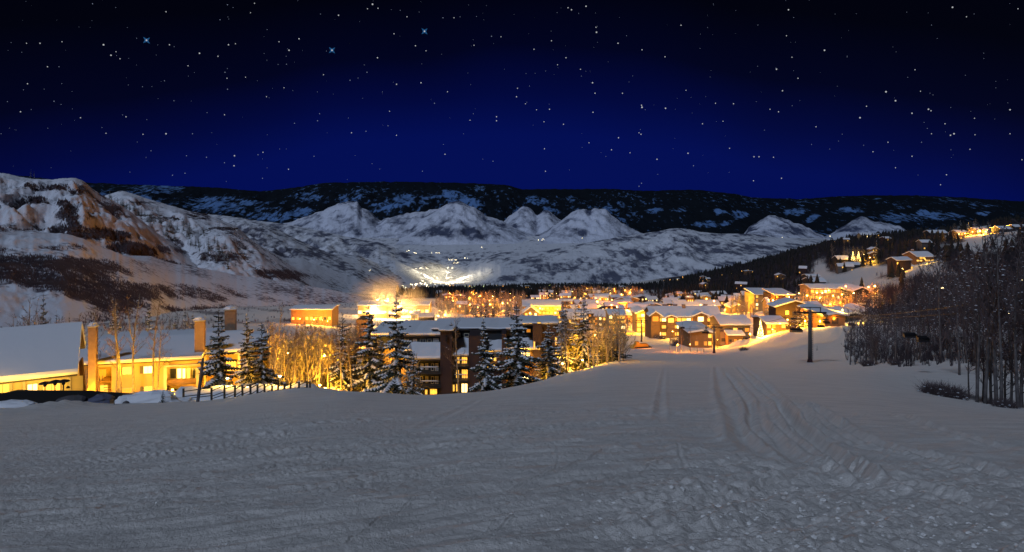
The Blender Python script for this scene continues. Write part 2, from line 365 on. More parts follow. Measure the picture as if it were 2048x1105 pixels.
def mat_ground():
    m = mat_hill('snow_ground', (0.87, 0.82, 0.76), (0.060, 0.048, 0.058), 0.30, 0.0, 0.8, 2.4)  # warm tint in the snow colour offsets the blue moonlight
    a_ = [n for n in m.node_tree.nodes if n.type == 'MATH' and n.operation == 'ADD'][0]; src = a_.inputs[0].links[0].from_socket; at_ = a_.inputs[1].links[0].from_socket; mm = m.node_tree.nodes.new('ShaderNodeMath'); mm.operation = 'MULTIPLY'; mp_ = m.node_tree.nodes.new('ShaderNodeMath'); mp_.operation = 'MULTIPLY'; mp_.use_clamp = True; mp_.inputs[1].default_value = 4.0
    m.node_tree.links.new(at_, mp_.inputs[0]); m.node_tree.links.new(src, mm.inputs[0]); m.node_tree.links.new(mp_.outputs[0], mm.inputs[1]); m.node_tree.links.new(mm.outputs[0], a_.inputs[0])
    t = m.node_tree; b = t.nodes['Principled BSDF']; b.inputs['Roughness'].default_value = 0.75
    g = t.nodes.new('ShaderNodeTexCoord')
    last = None
    for sc, dist, st in ((60.0, 0.016, 1.0), (11.0, 0.045, 1.0), (2.2, 0.06, 0.5), (0.5, 0.08, 0.25)):
        n = t.nodes.new('ShaderNodeTexNoise'); n.inputs['Scale'].default_value = sc; n.inputs['Detail'].default_value = 6; n.inputs['Roughness'].default_value = 0.7
        t.links.new(g.outputs['Object'], n.inputs['Vector'])
        bp = t.nodes.new('ShaderNodeBump'); bp.inputs['Distance'].default_value = dist; bp.inputs['Strength'].default_value = st
        t.links.new(n.outputs['Fac'], bp.inputs['Height'])
        if last: t.links.new(last.outputs[0], bp.inputs['Normal'])
        last = bp
    t.links.new(last.outputs[0], b.inputs['Normal'])
    # wind packed and scraped snow is a little greyer than the loose snow on top
    mpn = t.nodes.new('ShaderNodeMapping'); mpn.inputs['Rotation'].default_value = (0, 0, math.radians(-24)); mpn.inputs['Scale'].default_value = (0.35, 2.2, 1); t.links.new(g.outputs['Object'], mpn.inputs[0])
    n = t.nodes.new('ShaderNodeTexNoise'); n.inputs['Scale'].default_value = 1.3; n.inputs['Detail'].default_value = 7; n.inputs['Roughness'].default_value = .72; t.links.new(mpn.outputs[0], n.inputs['Vector'])
    mr = t.nodes.new('ShaderNodeMapRange'); mr.inputs['From Min'].default_value = .36; mr.inputs['From Max'].default_value = .64; mr.inputs['To Min'].default_value = .82; mr.inputs['To Max'].default_value = 1.04; t.links.new(n.outputs['Fac'], mr.inputs['Value'])
    src = b.inputs['Base Color'].links[0].from_socket; vm = t.nodes.new('ShaderNodeVectorMath'); vm.operation = 'SCALE'; t.links.new(src, vm.inputs[0]); t.links.new(mr.outputs[0], vm.inputs['Scale']); t.links.new(vm.outputs[0], b.inputs['Base Color'])
    return m
build_ground()

# ---------------------------------------------------------------- hills and mountains, each at its own distance
def blobs(lst):
    def f(px, py):
        b = 0*px
        for (cx, cy, rx, ry, s, sh) in lst:            # sh: shear, patch runs down to the right
            b = b+s*np.exp(-(((px-cx-(py-cy)*sh)/rx)**2+((py-cy)/ry)**2)**1.5)
        return b
    return f
def hill(name, crest, foot, m, amp=0.12, wl=120, shear=0.0, base=0.3, patch=None, nv=70, fpy=None, gul=0.8, seed=1, cj=0.0, step=3.0, noisew=0.5, pw=1.0):
    c = np.array([(q+(None,))[:3] for q in crest], dtype=object)
    cp = np.array([q[0] for q in c], float); cy = np.array([q[1] for q in c], float)
    kd = [(q[0], q[2]) for q in c if q[2] is not None]; dd = lambda p: np.interp(p, [a for a, _ in kd], [b for _, b in kd])
    px = np.arange(cp[0], cp[-1]+step, step); nu = len(px)
    dc = dd(px); py = pchip(cp, cy, px)+cj*fbm(px/14.0, px*0+seed, 4, seed+70)
    zc = -(py-HY)/F*dc; df = dc*foot
    if fpy is None: zf = -E(px, np.minimum(df, 4990))*df-dc*0.01
    else: zf = -(fpy-HY)/F*df
    zf = np.minimum(zf, zc-1)
    v = np.concatenate([np.linspace(0, 1, nv), [1.05, 1.15, 1.4]])[:, None]
    vc = np.minimum(v, 1)
    D = df+(dc-df)*v; X = (px-CX)/F*D
    H = (zc-zf)
    Z = zf+H*vc**pw-np.maximum(v-1, 0)*H*2.2
    u_m = X+shear*D; g = ridged(u_m/wl, (D-shear*X)/(wl*2.6), 5, seed)
    f2 = fbm(X/(wl*0.22), D/(wl*0.3), 4, seed+9)
    env = np.clip(np.sin(np.pi*np.minimum(vc, 0.999))**0.6, 0, 1)*np.clip((1-vc)*6, 0, 1)
    Z = Z+env*H*amp*(g+0.35*f2)
    PXs = CX+F*X/D; PYs = HY-Z/D*F
    br = base-gul*(g-0.15)*0.5+noisew*fbm(X/(wl*0.9), D/(wl*1.5), 4, seed+20)
    if patch: br = br+patch(PXs, PYs)*(1.7 if name == 'far_mountain' else 1)
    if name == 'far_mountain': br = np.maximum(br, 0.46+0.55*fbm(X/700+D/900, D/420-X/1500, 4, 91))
    else: br = np.minimum(br, 0.66+0.12*fbm(X/(wl*.15), D/(wl*.2), 3, seed+30))
    V = np.stack([X, D+0*Z, Z], -1).reshape(-1, 3)
    me = np_mesh(name, V, grid_faces(v.shape[0], nu), m, True, {'brush': np.clip(br, -.6, 1.6).ravel()})
    o = tag(put(name, me), kind='structure')
    return dict(px=px, py=PYs, X=X, D=D, Z=Z, br=br, o=o)
SN = (0.76, 0.77, 0.82)
m_l1 = mat_hill('near_hill', SN, (0.064, 0.052, 0.082), 0.14, 1.2, 1.2, 2.6, (0.16, 0.125, 0.13))
m_l2 = mat_hill('left_mountain', SN, (0.06, 0.055, 0.075), 0.07, 3.0, 1.2, 3.0, (0.13, 0.11, 0.12))
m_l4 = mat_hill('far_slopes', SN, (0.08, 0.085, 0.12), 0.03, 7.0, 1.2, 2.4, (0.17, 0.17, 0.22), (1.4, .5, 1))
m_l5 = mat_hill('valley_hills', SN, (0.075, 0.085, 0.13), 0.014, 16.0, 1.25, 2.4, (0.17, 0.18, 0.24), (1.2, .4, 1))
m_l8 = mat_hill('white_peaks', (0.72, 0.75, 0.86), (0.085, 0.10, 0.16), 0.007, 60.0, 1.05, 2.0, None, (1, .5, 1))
m_l9 = mat_hill('far_mountain', (0.13, 0.25, 0.50), (0.008, 0.012, 0.018), 0.009, 40.0, 1.5, 2.8, None, (1.3, .5, 1))  # blue of shaded, distant snow is put into the base colour

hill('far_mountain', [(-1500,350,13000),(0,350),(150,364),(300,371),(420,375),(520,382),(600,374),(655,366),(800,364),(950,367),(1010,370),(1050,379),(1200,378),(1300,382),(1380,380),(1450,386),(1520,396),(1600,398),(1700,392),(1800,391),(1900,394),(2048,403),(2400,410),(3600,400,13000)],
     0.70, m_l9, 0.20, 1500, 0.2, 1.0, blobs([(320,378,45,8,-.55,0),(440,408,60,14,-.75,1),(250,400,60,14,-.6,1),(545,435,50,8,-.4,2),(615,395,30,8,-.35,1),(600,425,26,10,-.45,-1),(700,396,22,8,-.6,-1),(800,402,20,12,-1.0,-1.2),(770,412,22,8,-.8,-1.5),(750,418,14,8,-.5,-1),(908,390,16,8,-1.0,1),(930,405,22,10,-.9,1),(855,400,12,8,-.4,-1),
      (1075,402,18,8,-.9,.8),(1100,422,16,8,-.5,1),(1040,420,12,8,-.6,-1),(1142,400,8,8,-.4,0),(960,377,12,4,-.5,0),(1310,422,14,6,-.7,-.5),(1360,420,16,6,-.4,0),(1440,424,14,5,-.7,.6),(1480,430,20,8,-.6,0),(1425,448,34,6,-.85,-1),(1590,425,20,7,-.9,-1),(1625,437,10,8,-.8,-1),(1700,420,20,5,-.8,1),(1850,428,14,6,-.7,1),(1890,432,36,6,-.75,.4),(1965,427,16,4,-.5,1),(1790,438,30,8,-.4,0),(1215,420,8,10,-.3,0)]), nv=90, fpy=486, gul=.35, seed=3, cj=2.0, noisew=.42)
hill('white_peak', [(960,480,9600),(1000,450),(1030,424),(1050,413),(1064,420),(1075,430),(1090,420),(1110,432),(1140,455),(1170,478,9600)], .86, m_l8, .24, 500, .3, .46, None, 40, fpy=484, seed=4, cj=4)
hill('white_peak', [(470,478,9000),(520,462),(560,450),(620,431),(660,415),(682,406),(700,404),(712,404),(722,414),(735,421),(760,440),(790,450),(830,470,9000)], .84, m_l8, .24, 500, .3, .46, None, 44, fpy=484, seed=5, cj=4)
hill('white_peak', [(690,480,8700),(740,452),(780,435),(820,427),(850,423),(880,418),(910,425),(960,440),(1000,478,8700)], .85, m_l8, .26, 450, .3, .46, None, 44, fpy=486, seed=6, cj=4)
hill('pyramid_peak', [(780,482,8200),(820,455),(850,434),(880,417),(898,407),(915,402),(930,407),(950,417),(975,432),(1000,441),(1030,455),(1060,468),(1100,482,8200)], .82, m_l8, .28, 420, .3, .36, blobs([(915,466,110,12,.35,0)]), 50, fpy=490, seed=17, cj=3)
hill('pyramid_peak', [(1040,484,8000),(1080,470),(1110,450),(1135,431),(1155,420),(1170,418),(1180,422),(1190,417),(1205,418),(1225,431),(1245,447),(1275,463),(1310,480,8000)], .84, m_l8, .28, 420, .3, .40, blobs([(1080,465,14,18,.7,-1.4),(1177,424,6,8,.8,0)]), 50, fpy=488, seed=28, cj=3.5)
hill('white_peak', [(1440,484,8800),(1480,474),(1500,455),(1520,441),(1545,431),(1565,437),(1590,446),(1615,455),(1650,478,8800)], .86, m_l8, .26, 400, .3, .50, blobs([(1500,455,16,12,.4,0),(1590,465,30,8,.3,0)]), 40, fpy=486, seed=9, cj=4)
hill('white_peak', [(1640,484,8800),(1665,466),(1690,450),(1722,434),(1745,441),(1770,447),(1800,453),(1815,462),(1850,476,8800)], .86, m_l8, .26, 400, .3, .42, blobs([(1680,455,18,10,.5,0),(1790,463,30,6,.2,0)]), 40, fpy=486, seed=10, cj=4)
hill('valley_floor', [(200,474,7600),(700,476),(1000,474),(1300,470),(1700,478),(2300,480,7600)], .55, m_l5, .05, 900, 0, .35, blobs([(1000,480,300,6,.25,0),(1150,478,60,8,.4,0)]), 80, fpy=572, seed=12, cj=.8)
hill('valley_ridge', [(860,592,3500),(900,566),(940,546),(985,527,4000),(1040,514),(1100,500,4500),(1180,485),(1230,476),(1270,470),(1320,462,5000),(1350,457),(1380,459),(1405,465),(1450,468),(1500,468),(1530,472,5000),(1600,482),(1660,490),(1760,505),(1950,530,4800)],
     .62, m_l5, .26, 380, -.55, .52, blobs([(985,540,60,14,-.3,-2),(1300,545,160,14,.15,0),(1400,505,200,8,.25,-3)]), 120, seed=13, cj=1.2, gul=.9)
hill('valley_ridge', [(430,436,5200),(500,441),(560,447),(640,462),(720,479,5200),(760,486),(800,500),(860,520),(930,545,5200),(1000,565)], .66, m_l5, .26, 380, .5, .50, None, 90, seed=14, cj=1.5, gul=.9)
hill('valley_ridge', [(250,415,2800),(370,424),(430,430,2800),(480,436),(510,441),(560,462),(600,482,2900),(650,503),(680,515),(720,530),(760,548,3000),(830,574),(920,596,3100)], .62, m_l4, .26, 240, .5, .50, blobs([(600,505,90,8,.5,2.2),(480,462,60,8,.3,2)]), 90, seed=15, cj=1.5, gul=.8)
hill('valley_ridge', [(620,575,3600),(660,548),(690,532),(740,516,3700),(765,517),(790,522),(815,533),(840,548),(880,566,3600),(930,584)], .78, m_l4, .2, 200, .3, .25, None, 50, seed=16, cj=1.2)
h3 = hill('left_mountain', [(40,404,1600),(120,398),(200,394),(222,388),(245,382,1650),(262,387),(290,396),(340,411),(370,420),(400,427,1750),(425,434),(440,440),(475,455,1800),(500,478),(560,513,1900),(640,552),(740,592,2000),(880,628,2050)],
     .62, m_l2, .22, 120, .6, .24, blobs([(330,437,70,3,.7,.5),(280,405,30,2,.5,.5),(400,430,60,3,.5,.4),(350,485,60,16,.45,1),(470,520,70,14,.6,1.8),(560,560,60,10,.4,2)]), 110, seed=18, cj=1.5)
h3b = hill('left_mountain', [(360,500,1500),(385,478),(410,462),(435,456),(462,457),(480,468),(500,480),(530,500,1600),(560,518),(600,543),(650,568),(700,590,1700),(780,612),(900,648)],
     .66, m_l2, .22, 90, .7, .38, blobs([(460,458,30,3,.9,.3),(440,515,50,10,.6,1.5),(560,550,70,10,.45,1.8),(640,590,60,10,.3,1.5)]), 90, seed=19, cj=1.5)
h2 = hill('left_mountain', [(-1000,290,1000),(-300,335,1050),(0,346,1100),(30,352),(60,357),(110,359),(140,356,1150),(165,362),(185,378),(200,389),(230,404),(260,424,1250),(295,450),(330,477),(370,503,1350),(420,525),(500,548,1450),(600,578,1550),(700,608,1600),(800,636),(900,664)],
     .60, m_l2, .24, 110, .75, .30, blobs([(100,378,50,4,.75,.2),(150,386,20,4,.7,.2),(60,373,20,4,.6,0),(70,403,28,6,.7,0),(125,408,14,5,.8,0),(222,418,16,4,.6,.3),(135,435,22,30,.55,.5),(180,470,90,12,.75,1.3),(270,500,90,12,.8,1.8),(50,420,40,20,.2,0),(330,530,70,12,.5,2),(210,450,60,14,-.3,1),(300,480,50,14,-.35,1.5),(90,410,60,30,-.1,0)]), 120, seed=20, cj=2.2, noisew=.75)
h1 = hill('near_hill', [(-1000,370,500),(-300,425,560),(0,455,620),(30,459),(60,461,640),(100,466),(130,468,660),(165,478),(200,493,700),(240,508),(300,533,760),(350,552),(400,562,820),(480,580,870),(560,594,900),(640,610,920),(720,629,930),(800,652,930),(860,676,930)],
     .50, m_l1, .20, 70, .6, .46, blobs([(60,478,110,14,-.75,.5),(200,510,120,10,-.5,2.4),(330,560,140,10,-.35,2.4),(60,545,130,30,.7,1),(220,580,140,24,.5,1),(430,620,140,14,.45,1.5),(15,612,40,24,-1.5,0),(125,618,36,16,-1.5,0),(300,625,40,10,-.4,1),(450,610,120,8,-.5,2.5),(560,640,60,8,-.7,2)]), 120, seed=21, cj=1.6, noisew=.6)
# ---------------------------------------------------------------- trees
NEEDLE = mat('spruce_needles', (0.030, 0.036, 0.026), 0.85, noise=(2.0, 1.0, (0.055, 0.060, 0.035)))
BARK = mat('spruce_bark', (0.07, 0.05, 0.035), 0.9, bump=(9, 0.03))
ASPEN = mat('aspen_bark', (0.30, 0.27, 0.22), 0.9, noise=(3.0, 0.8, (0.16, 0.13, 0.10)))
DARKBARK = mat('dark_bark', (0.085, 0.075, 0.078), 0.9, noise=(2.0, 0.8, (0.18, 0.165, 0.16)))
TWIG = mat('twigs', (0.17, 0.12, 0.085), 0.9)
DTWIG = mat('dark_twigs', (0.105, 0.080, 0.084), 0.9)

def conifer_mesh(h, r, seed, skirt=0.06, full=1.0, snow=1.0, low=False):
    rn = random.Random(seed); tr, nd, sn = MB(), MB(), MB()
    lean = (rn.uniform(-.02, .02)*h, rn.uniform(-.02, .02)*h)
    ax = lambda z: Vector((lean[0]*(z/h)**2, lean[1]*(z/h)**2, z))
    tr.tube([ax(h*q) for q in (0, .3, .6, 1.0)], [h*0.017+.03, h*0.012+.02, h*0.007+.01, 0.01], 7)
    nl = int((12 if low else 17)*full); z = skirt*h
    for i in range(nl):
        t = i/(nl-1); z = h*(skirt+(0.985-skirt)*t**0.92)
        rr = r*((1-t)**0.85*(0.90+0.22*rn.random())+0.03)*(1.0 if t > 0.1 else 0.8+2*t)
        nb = max(4, int((7 if low else 8)*(1-t)**0.35+1)); a0 = rn.random()*6.28
        for b in range(nb):
            a = a0+6.283*b/nb+rn.uniform(-.3, .3); L = rr*rn.choice((rn.uniform(.55, .8), rn.uniform(.8, 1.25)))
            if rn.random() < 0.13: continue
            c, s_ = math.cos(a), math.sin(a); z0 = z+rn.uniform(-.3, .3)*h/nl
            droop = 0.50*(1-t)+0.14*rn.random()-0.28*t
            ns = 2 if low else max(2, int(L/0.32)+1); prev = None; sp = ax(z0)
            pts = []
            for k in range(ns+1):
                u = k/ns; q = L*u
                pts.append(Vector((sp.x+c*q, sp.y+s_*q, z0-droop*L*(u**1.2)+0.13*L*max(0, u-.55)**1.3*2)))
            side = Vector((-s_, c, 0))
            for k in range(ns):
                p, q = pts[k], pts[k+1]; u = (k+.5)/ns; wd = (0.34 if low else 0.27)*L*(1.15-u)**0.7*rn.uniform(.7, 1.3)+0.10
                mid = (p+q)*0.5; dr = Vector((0, 0, -wd*rn.uniform(.30, .75)))
                fw = (q-p).normalized()*wd*0.55
                for sg in (1, -1):
                    e1 = mid+side*sg*wd+dr+fw; e0 = p+side*sg*wd*0.35+dr*0.6
                    nd.poly([p, q, e1, e0], [(0, 1, 2, 3)] if sg > 0 else [(3, 2, 1, 0)])
                if not low and rn.random() < .75:      # hanging twig
                    e = mid+Vector((rn.uniform(-.1, .1), rn.uniform(-.1, .1), -rn.uniform(.16, .36)))
                    nd.poly([p, q, e], [(0, 1, 2)])
                if snow > 0 and rn.random() < 0.86*snow and (u > .2 or not low):
                    nx = q+(q-p)*0.12; w2 = wd*rn.uniform(.40, .72); up = Vector((0, 0, 0.05+.04*rn.random()+wd*.1))
                    A, B = p+up*.5, nx+up*.25; mA = (p+q)*.5+up*1.5
                    l = mid+side*w2+dr*.45+up*.3; r_ = mid-side*w2+dr*.45+up*.3
                    sn.poly([A, r_, B, l, mA, mid+dr*.3], [(0, 1, 4), (1, 2, 4), (2, 3, 4), (3, 0, 4), (1, 0, 5), (2, 1, 5), (3, 2, 5), (0, 3, 5)])
    if snow > 0: sn.lump(ax(h*0.99), .08, .08, .16, rn, 5)
    return tr, nd, sn

def aspen_mesh(h, seed, start=.35, nbr=24, snow=.5, spread=.2, thick=1.0, fork=False, tk=1.6, lite=False):
    rn = random.Random(seed); tr, br, sn = MB(), MB(), MB()
    kx, ky = rn.uniform(-.06, .06)*h, rn.uniform(-.05, .05)*h; ph = rn.random()*6
    def ax(t): return Vector((kx*t*t+.011*h*math.sin(t*5+ph), ky*t*t+.011*h*math.cos(t*4+ph), h*t))
    r0 = (0.010*h+.03)*thick
    tr.tube([ax(i/8)-Vector((0, 0, .3 if i == 0 else 0)) for i in range(9)], [r0*(1-.9*i/8)+.008 for i in range(9)], 7)
    starts = [(ax, 1.0)]
    if fork:
        fz = rn.uniform(.5, .62); fa = rn.random()*6.28; L = h*(1-fz)*.9
        p0 = ax(fz); fp = [p0, p0+Vector((math.cos(fa)*L*.14, math.sin(fa)*L*.14, L*.25)), p0+Vector((math.cos(fa)*L*.2, math.sin(fa)*L*.2, L*.65)), p0+Vector((math.cos(fa)*L*.24, math.sin(fa)*L*.24, L))]
        tr.tube(fp, [r0*.45, r0*.36, r0*.22, .01], 6)
    for i in range(nbr):
        t = start+(0.98-start)*(i+rn.random())/nbr; p = ax(t); a = rn.random()*6.283
        if fork and rn.random() < .4: k = min(3, max(1, int((t-fz)/(1-fz)*3)+1)) if t > fz else 1; p = fp[k] if t > fz else p
        L = h*spread*(1.15-t)*rn.uniform(.5, 1.35)+.25; el = rn.uniform(.25, .95)
        dv = Vector((math.cos(a)*math.cos(el), math.sin(a)*math.cos(el), math.sin(el)))
        pts = [p]; dcur = dv.copy()
        for k in range(4):
            dcur = (dcur+Vector((rn.uniform(-.22, .22), rn.uniform(-.22, .22), rn.uniform(-.05, .3)))).normalized()
            pts.append(pts[-1]+dcur*L/4)
        rb = max(.010, r0*.30*(1.1-t))
        br.tube(pts, [rb*1.15, rb*.9, rb*.7, rb*.5*tk**.5, .006*tk], 3 if lite else 4, False)
        for k in range(1, 5):
            for _ in range(1 if lite else 3):
                tw = (dcur+Vector((rn.uniform(-1, 1), rn.uniform(-1, 1), rn.uniform(-.3, .8)))).normalized(); l2 = L*rn.uniform(.15, .38)
                m_ = pts[k]+tw*l2*.5+Vector((0, 0, .04)); e_ = pts[k]+tw*l2
                br.tube([pts[k], m_, e_], [(.009+rb*.12)*tk, .007*tk, .003*tk], 3, False)
                if not lite and rn.random() < .6:
                    e2 = m_+(tw+Vector((rn.uniform(-.8, .8), rn.uniform(-.8, .8), .3))).normalized()*l2*.5; br.tube([m_, e2], [.006*tk, .003*tk], 3, False)
            if rn.random() < snow*.6:
                q = pts[k]; g = rn.uniform(.035, .10); sn.lump(q+Vector((0, 0, .03)), g*rn.uniform(.8, 1.7), g, g*.55, rn, 5)
    return tr, br, sn

def tree_proto(kind, parts, mats, names):
    return [(nm, b.mesh(nm, m_, smooth=(nm == 'trunk'))) for b, m_, nm in zip(parts, mats, names) if b.v]
PROTO = {}
def proto(key):
    if key in PROTO: return PROTO[key]
    k, v = key
    if k == 'spruce':
        h, r = [(12, 2.6), (12, 2.2), (12, 3.0), (12, 2.4), (12, 1.8)][v]
        p = tree_proto(k, conifer_mesh(h, r, 100+v, full=1.0+.12*(v % 2)), (BARK, NEEDLE, SNOW_T), ('trunk', 'crown', 'snow_load')); H = h
    elif k == 'lowspruce':
        h, r = [(12, 2.4), (12, 2.0), (12, 3.0)][v]
        p = tree_proto(k, conifer_mesh(h, r, 200+v, low=True, snow=.55), (BARK, NEEDLE, SNOW_T), ('trunk', 'crown', 'snow_load')); H = h
    elif k == 'aspen':
        p = tree_proto(k, aspen_mesh(12, 300+v, start=[.35, .42, .3, .45, .38][v], nbr=[24, 20, 28, 18, 24][v], snow=.35, fork=v in (1, 4)), (ASPEN, TWIG, SNOW_T), ('trunk', 'crown', 'snow_load')); H = 12
    elif k == 'darkaspen':
        p = tree_proto(k, aspen_mesh(12, 400+v, start=[.3, .4, .16, .35, .10][v], nbr=[26, 20, 30, 24, 34][v], snow=.40, spread=.27, thick=.8, fork=v in (1, 3), tk=2.4), (DARKBARK, DTWIG, SNOW_T), ('trunk', 'crown', 'snow_load')); H = 12
    elif k == 'lowaspen':
        p = tree_proto(k, aspen_mesh(12, 500+v, start=.12, nbr=26, snow=.0, spread=.30, thick=1.5, tk=7.0, lite=True), (ASPEN, ASPEN, SNOW_T), ('trunk', 'crown', 'snow_load')); H = 12
    elif k == 'shrub':
        rn = random.Random(600+v); b = MB(); s2 = MB()
        for i in range(90):
            a = rn.random()*6.28; l = rn.uniform(.5, 1.1); e_ = rn.uniform(.5, 1.4); q = Vector((rn.uniform(-.25, .25), rn.uniform(-.25, .25), -.1))
            dv = Vector((math.cos(a)*math.cos(e_), math.sin(a)*math.cos(e_), math.sin(e_))); m_ = q+dv*l*.6; b.tube([q, m_, m_+(dv+Vector((rn.uniform(-.4,.4), rn.uniform(-.4,.4), 0)))*l*.5], [.014, .009, .003], 3, False)
            for _ in range(3):
                b.tube([m_, m_+Vector((rn.uniform(-.3,.3), rn.uniform(-.3,.3), rn.uniform(0,.35)))], [.007, .003], 3, False)
            if rn.random() < .10: s2.lump(m_, .08, .08, .05, rn, 5)
        p = tree_proto(k, (b, s2), (DTWIG, SNOW_T), ('branches', 'snow_load')); H = 1.0
    PROTO[key] = (p, H); return PROTO[key]
def tree(kind, v, loc, h, label, group=None, cat='tree', wscale=1.0, name=None):
    p, H = proto((kind, v)); s = h/H
    e_ = empty(name or {'spruce': 'spruce_tree', 'lowspruce': 'spruce_tree', 'shrub': 'shrub'}.get(kind, 'aspen_tree'), loc, R.random()*6.28)
    e_.scale = (s*wscale, s*wscale, s); tag(e_, label, cat, group)
    for nm, me in p:
        o = put(nm, me, e_)
        if nm == 'snow_load': o['kind'] = 'stuff'
    return e_
def tree_px(kind, v, px, top, d, label, group=None, base=None, width=None, **k):
    """tree whose tip shows at row `top`; stands on the ground at distance d"""
    b = at(px, d, .15) if base is None else Vector(P(px, base, d))
    h = P(px, top, d)[2]-b.z
    ws = 1.0
    if width:
        r0 = {('spruce', 0): 2.6, ('spruce', 1): 2.2, ('spruce', 2): 3.0, ('spruce', 3): 2.4, ('spruce', 4): 1.8}.get((kind, v), 2.4)
        ws = (width/F*d/2)/(r0*h/12)
    return tree(kind, v, b, h, label, group, wscale=ws, **k)

# ---- low trees of the far woods, joined: nobody could count them
def wood(name, pts, hs, m, label, kindf='cone', group=None):
    V, Fc = [], []; o = 0
    pts = np.array(pts); n = len(pts); hs = np.array(hs); A = NR.rand(n)*6.28
    if kindf == 'cone':
        k = 5; rings = [(0.02, .30), (.38, .20), (.36, .30), (.68, .10), (.66, .19)]
        # three stacked cones
        tiers = [(0.05, .24, .52), (.33, .19, .78), (.58, .13, 1.0)]
        for (zb, rr, zt) in tiers:
            for j in range(k):
                a = A+6.283*j/k+zb*5; jr = rr*(0.75+.5*NR.rand(n))
                V.append(np.stack([pts[:,0]+hs*jr*np.cos(a), pts[:,1]+hs*jr*np.sin(a), pts[:,2]+hs*(zb+.05*NR.rand(n))], -1))
            V.append(np.stack([pts[:,0], pts[:,1], pts[:,2]+hs*zt], -1))
        nvp = 3*(k+1); V = np.stack(V, 1).reshape(-1, 3)
        fl = []
        for t in range(3):
            b = t*(k+1)
            for j in range(k): fl.append((b+j, b+(j+1) % k, b+k))
        fl = np.array(fl); Fc = (np.arange(n)[:, None, None]*nvp+fl[None]).reshape(-1, 3)
    else:     # bare crowns: sheaves of thin upright slivers
        k = 9
        for j in range(k):
            a = A+6.283*j/k+NR.rand(n); rr = (.05+.20*NR.rand(n))*hs; zt = pts[:,2]+hs*(.55+.45*NR.rand(n)); wd = .012*hs+.03
            px_, py_ = pts[:,0]+rr*np.cos(a), pts[:,1]+rr*np.sin(a); zl = pts[:,2]+hs*NR.rand(n)*.35*(j > 1)
            bx, by = pts[:,0]+rr*.3*np.cos(a), pts[:,1]+rr*.3*np.sin(a)
            V.append(np.stack([bx-wd, by, zl], -1)); V.append(np.stack([bx+wd, by+wd, zl], -1)); V.append(np.stack([px_, py_, zt], -1))
        nvp = 3*k; V = np.stack(V, 1).reshape(-1, 3)
        fl = np.array([(3*j, 3*j+1, 3*j+2) for j in range(k)]); Fc = (np.arange(n)[:, None, None]*nvp+fl[None]).reshape(-1, 3)
    me = np_mesh(name, V, Fc, m, False)
    return tag(put(name, me), label, None, group, 'stuff')
def scatter_ground(n, pxr, dr, dens, seed=0, sink=.3):
    rs = np.random.RandomState(seed); px = rs.uniform(*pxr, n); d = np.sqrt(rs.uniform(dr[0]**2, dr[1]**2, n))
    X = (px-CX)/F*d; Z = G(X, d); PY = HY-Z/d*F; b = dens(px, PY, X, d); k = rs.rand(n) < b
    return np.stack([X[k], d[k], Z[k]-sink], -1), d[k]
def scatter_hill(h, n, thr, seed=0, rng=None):
    rs = np.random.RandomState(seed); br = h['br'][:-3]; X = h['X'][:-3]; D = (h['D']+0*h['Z'])[:-3]; Z = h['Z'][:-3]
    p = np.clip((br-thr)*2, 0, 1)**1.5
    if rng is not None: p = p*rng(h['px'][None, :]+0*br, h['py'][:-3])
    p = p.ravel(); p = p/p.sum(); i = rs.choice(len(p), n, p=p)
    r_, c_ = np.unravel_index(i, br.shape); u = rs.rand(n); c2 = np.minimum(c_+1, br.shape[1]-1); r2 = np.minimum(r_+1, br.shape[0]-1); w_ = rs.rand(n)
    mixv = lambda A_: A_[r_, c_]*(1-u)*(1-w_)+A_[r_, c2]*u*(1-w_)+A_[r2, c_]*(1-u)*w_+A_[r2, c2]*u*w_
    return np.stack([mixv(X), mixv(D), mixv(Z)], -1)

def mass(name, label, lst, mat_order, group=None):
    """many far trees nobody could tell apart, joined: lst of (kind, variant, location, height)"""
    VS, FS, MI = [], [], []; off = 0; mats = []
    for kd, v, loc, h in lst:
        p, H = proto((kd, v)); s = h/H; a = R.random()*6.28; c, q = math.cos(a)*s, math.sin(a)*s
        for nm, me in p:
            n = len(me.vertices); co = np.empty(n*3, np.float32); me.vertices.foreach_get('co', co); co = co.reshape(-1, 3)
            me.calc_loop_triangles(); t = np.empty(len(me.loop_triangles)*3, np.int32); me.loop_triangles.foreach_get('vertices', t)
            VS.append(np.stack([co[:, 0]*c-co[:, 1]*q+loc[0], co[:, 0]*q+co[:, 1]*c+loc[1], co[:, 2]*s+loc[2]], -1)); FS.append(t.reshape(-1, 3)+off); off += n
            m_ = me.materials[0]
            if m_ not in mats: mats.append(m_)
            MI.append(np.full(len(t)//3, mats.index(m_), np.int32))
    me = np_mesh(name, np.concatenate(VS), np.concatenate(FS), mats[0], False)
    for m_ in mats[1:]: me.materials.append(m_)
    me.polygons.foreach_set('material_index', np.concatenate(MI)); return tag(put(name, me), label, None, group, 'stuff')
# ---------------------------------------------------------------- buildings
def wmat(name, col, sc=6, k=.7): return mat(name, col, .85, noise=(sc*.1, .5, tuple(c*k for c in col)))
W_OCHRE = wmat('ochre_stucco', (0.48, 0.33, 0.15)); W_CREAM = wmat('cream_siding', (0.66, 0.56, 0.33)); W_BROWN = wmat('brown_stucco', (0.050, 0.034, 0.036))
W_DARK = wmat('dark_boards', (0.040, 0.043, 0.047)); W_WOOD = wmat('cedar_boards', (0.26, 0.15, 0.07)); W_GREY = wmat('grey_boards', (0.12, 0.115, 0.115))
W_TRIM = wmat('pale_trim', (0.55, 0.50, 0.38)); W_RED = wmat('red_fascia', (0.34, 0.08, 0.03)); ROOFM = wmat('roof_shingle', (0.07, 0.06, 0.055)); METAL = mat('dark_metal', (0.03, 0.03, 0.035), .5, metallic=.6)
BRICK = wmat('brick_chimney', (0.30, 0.20, 0.13), 20, .6)
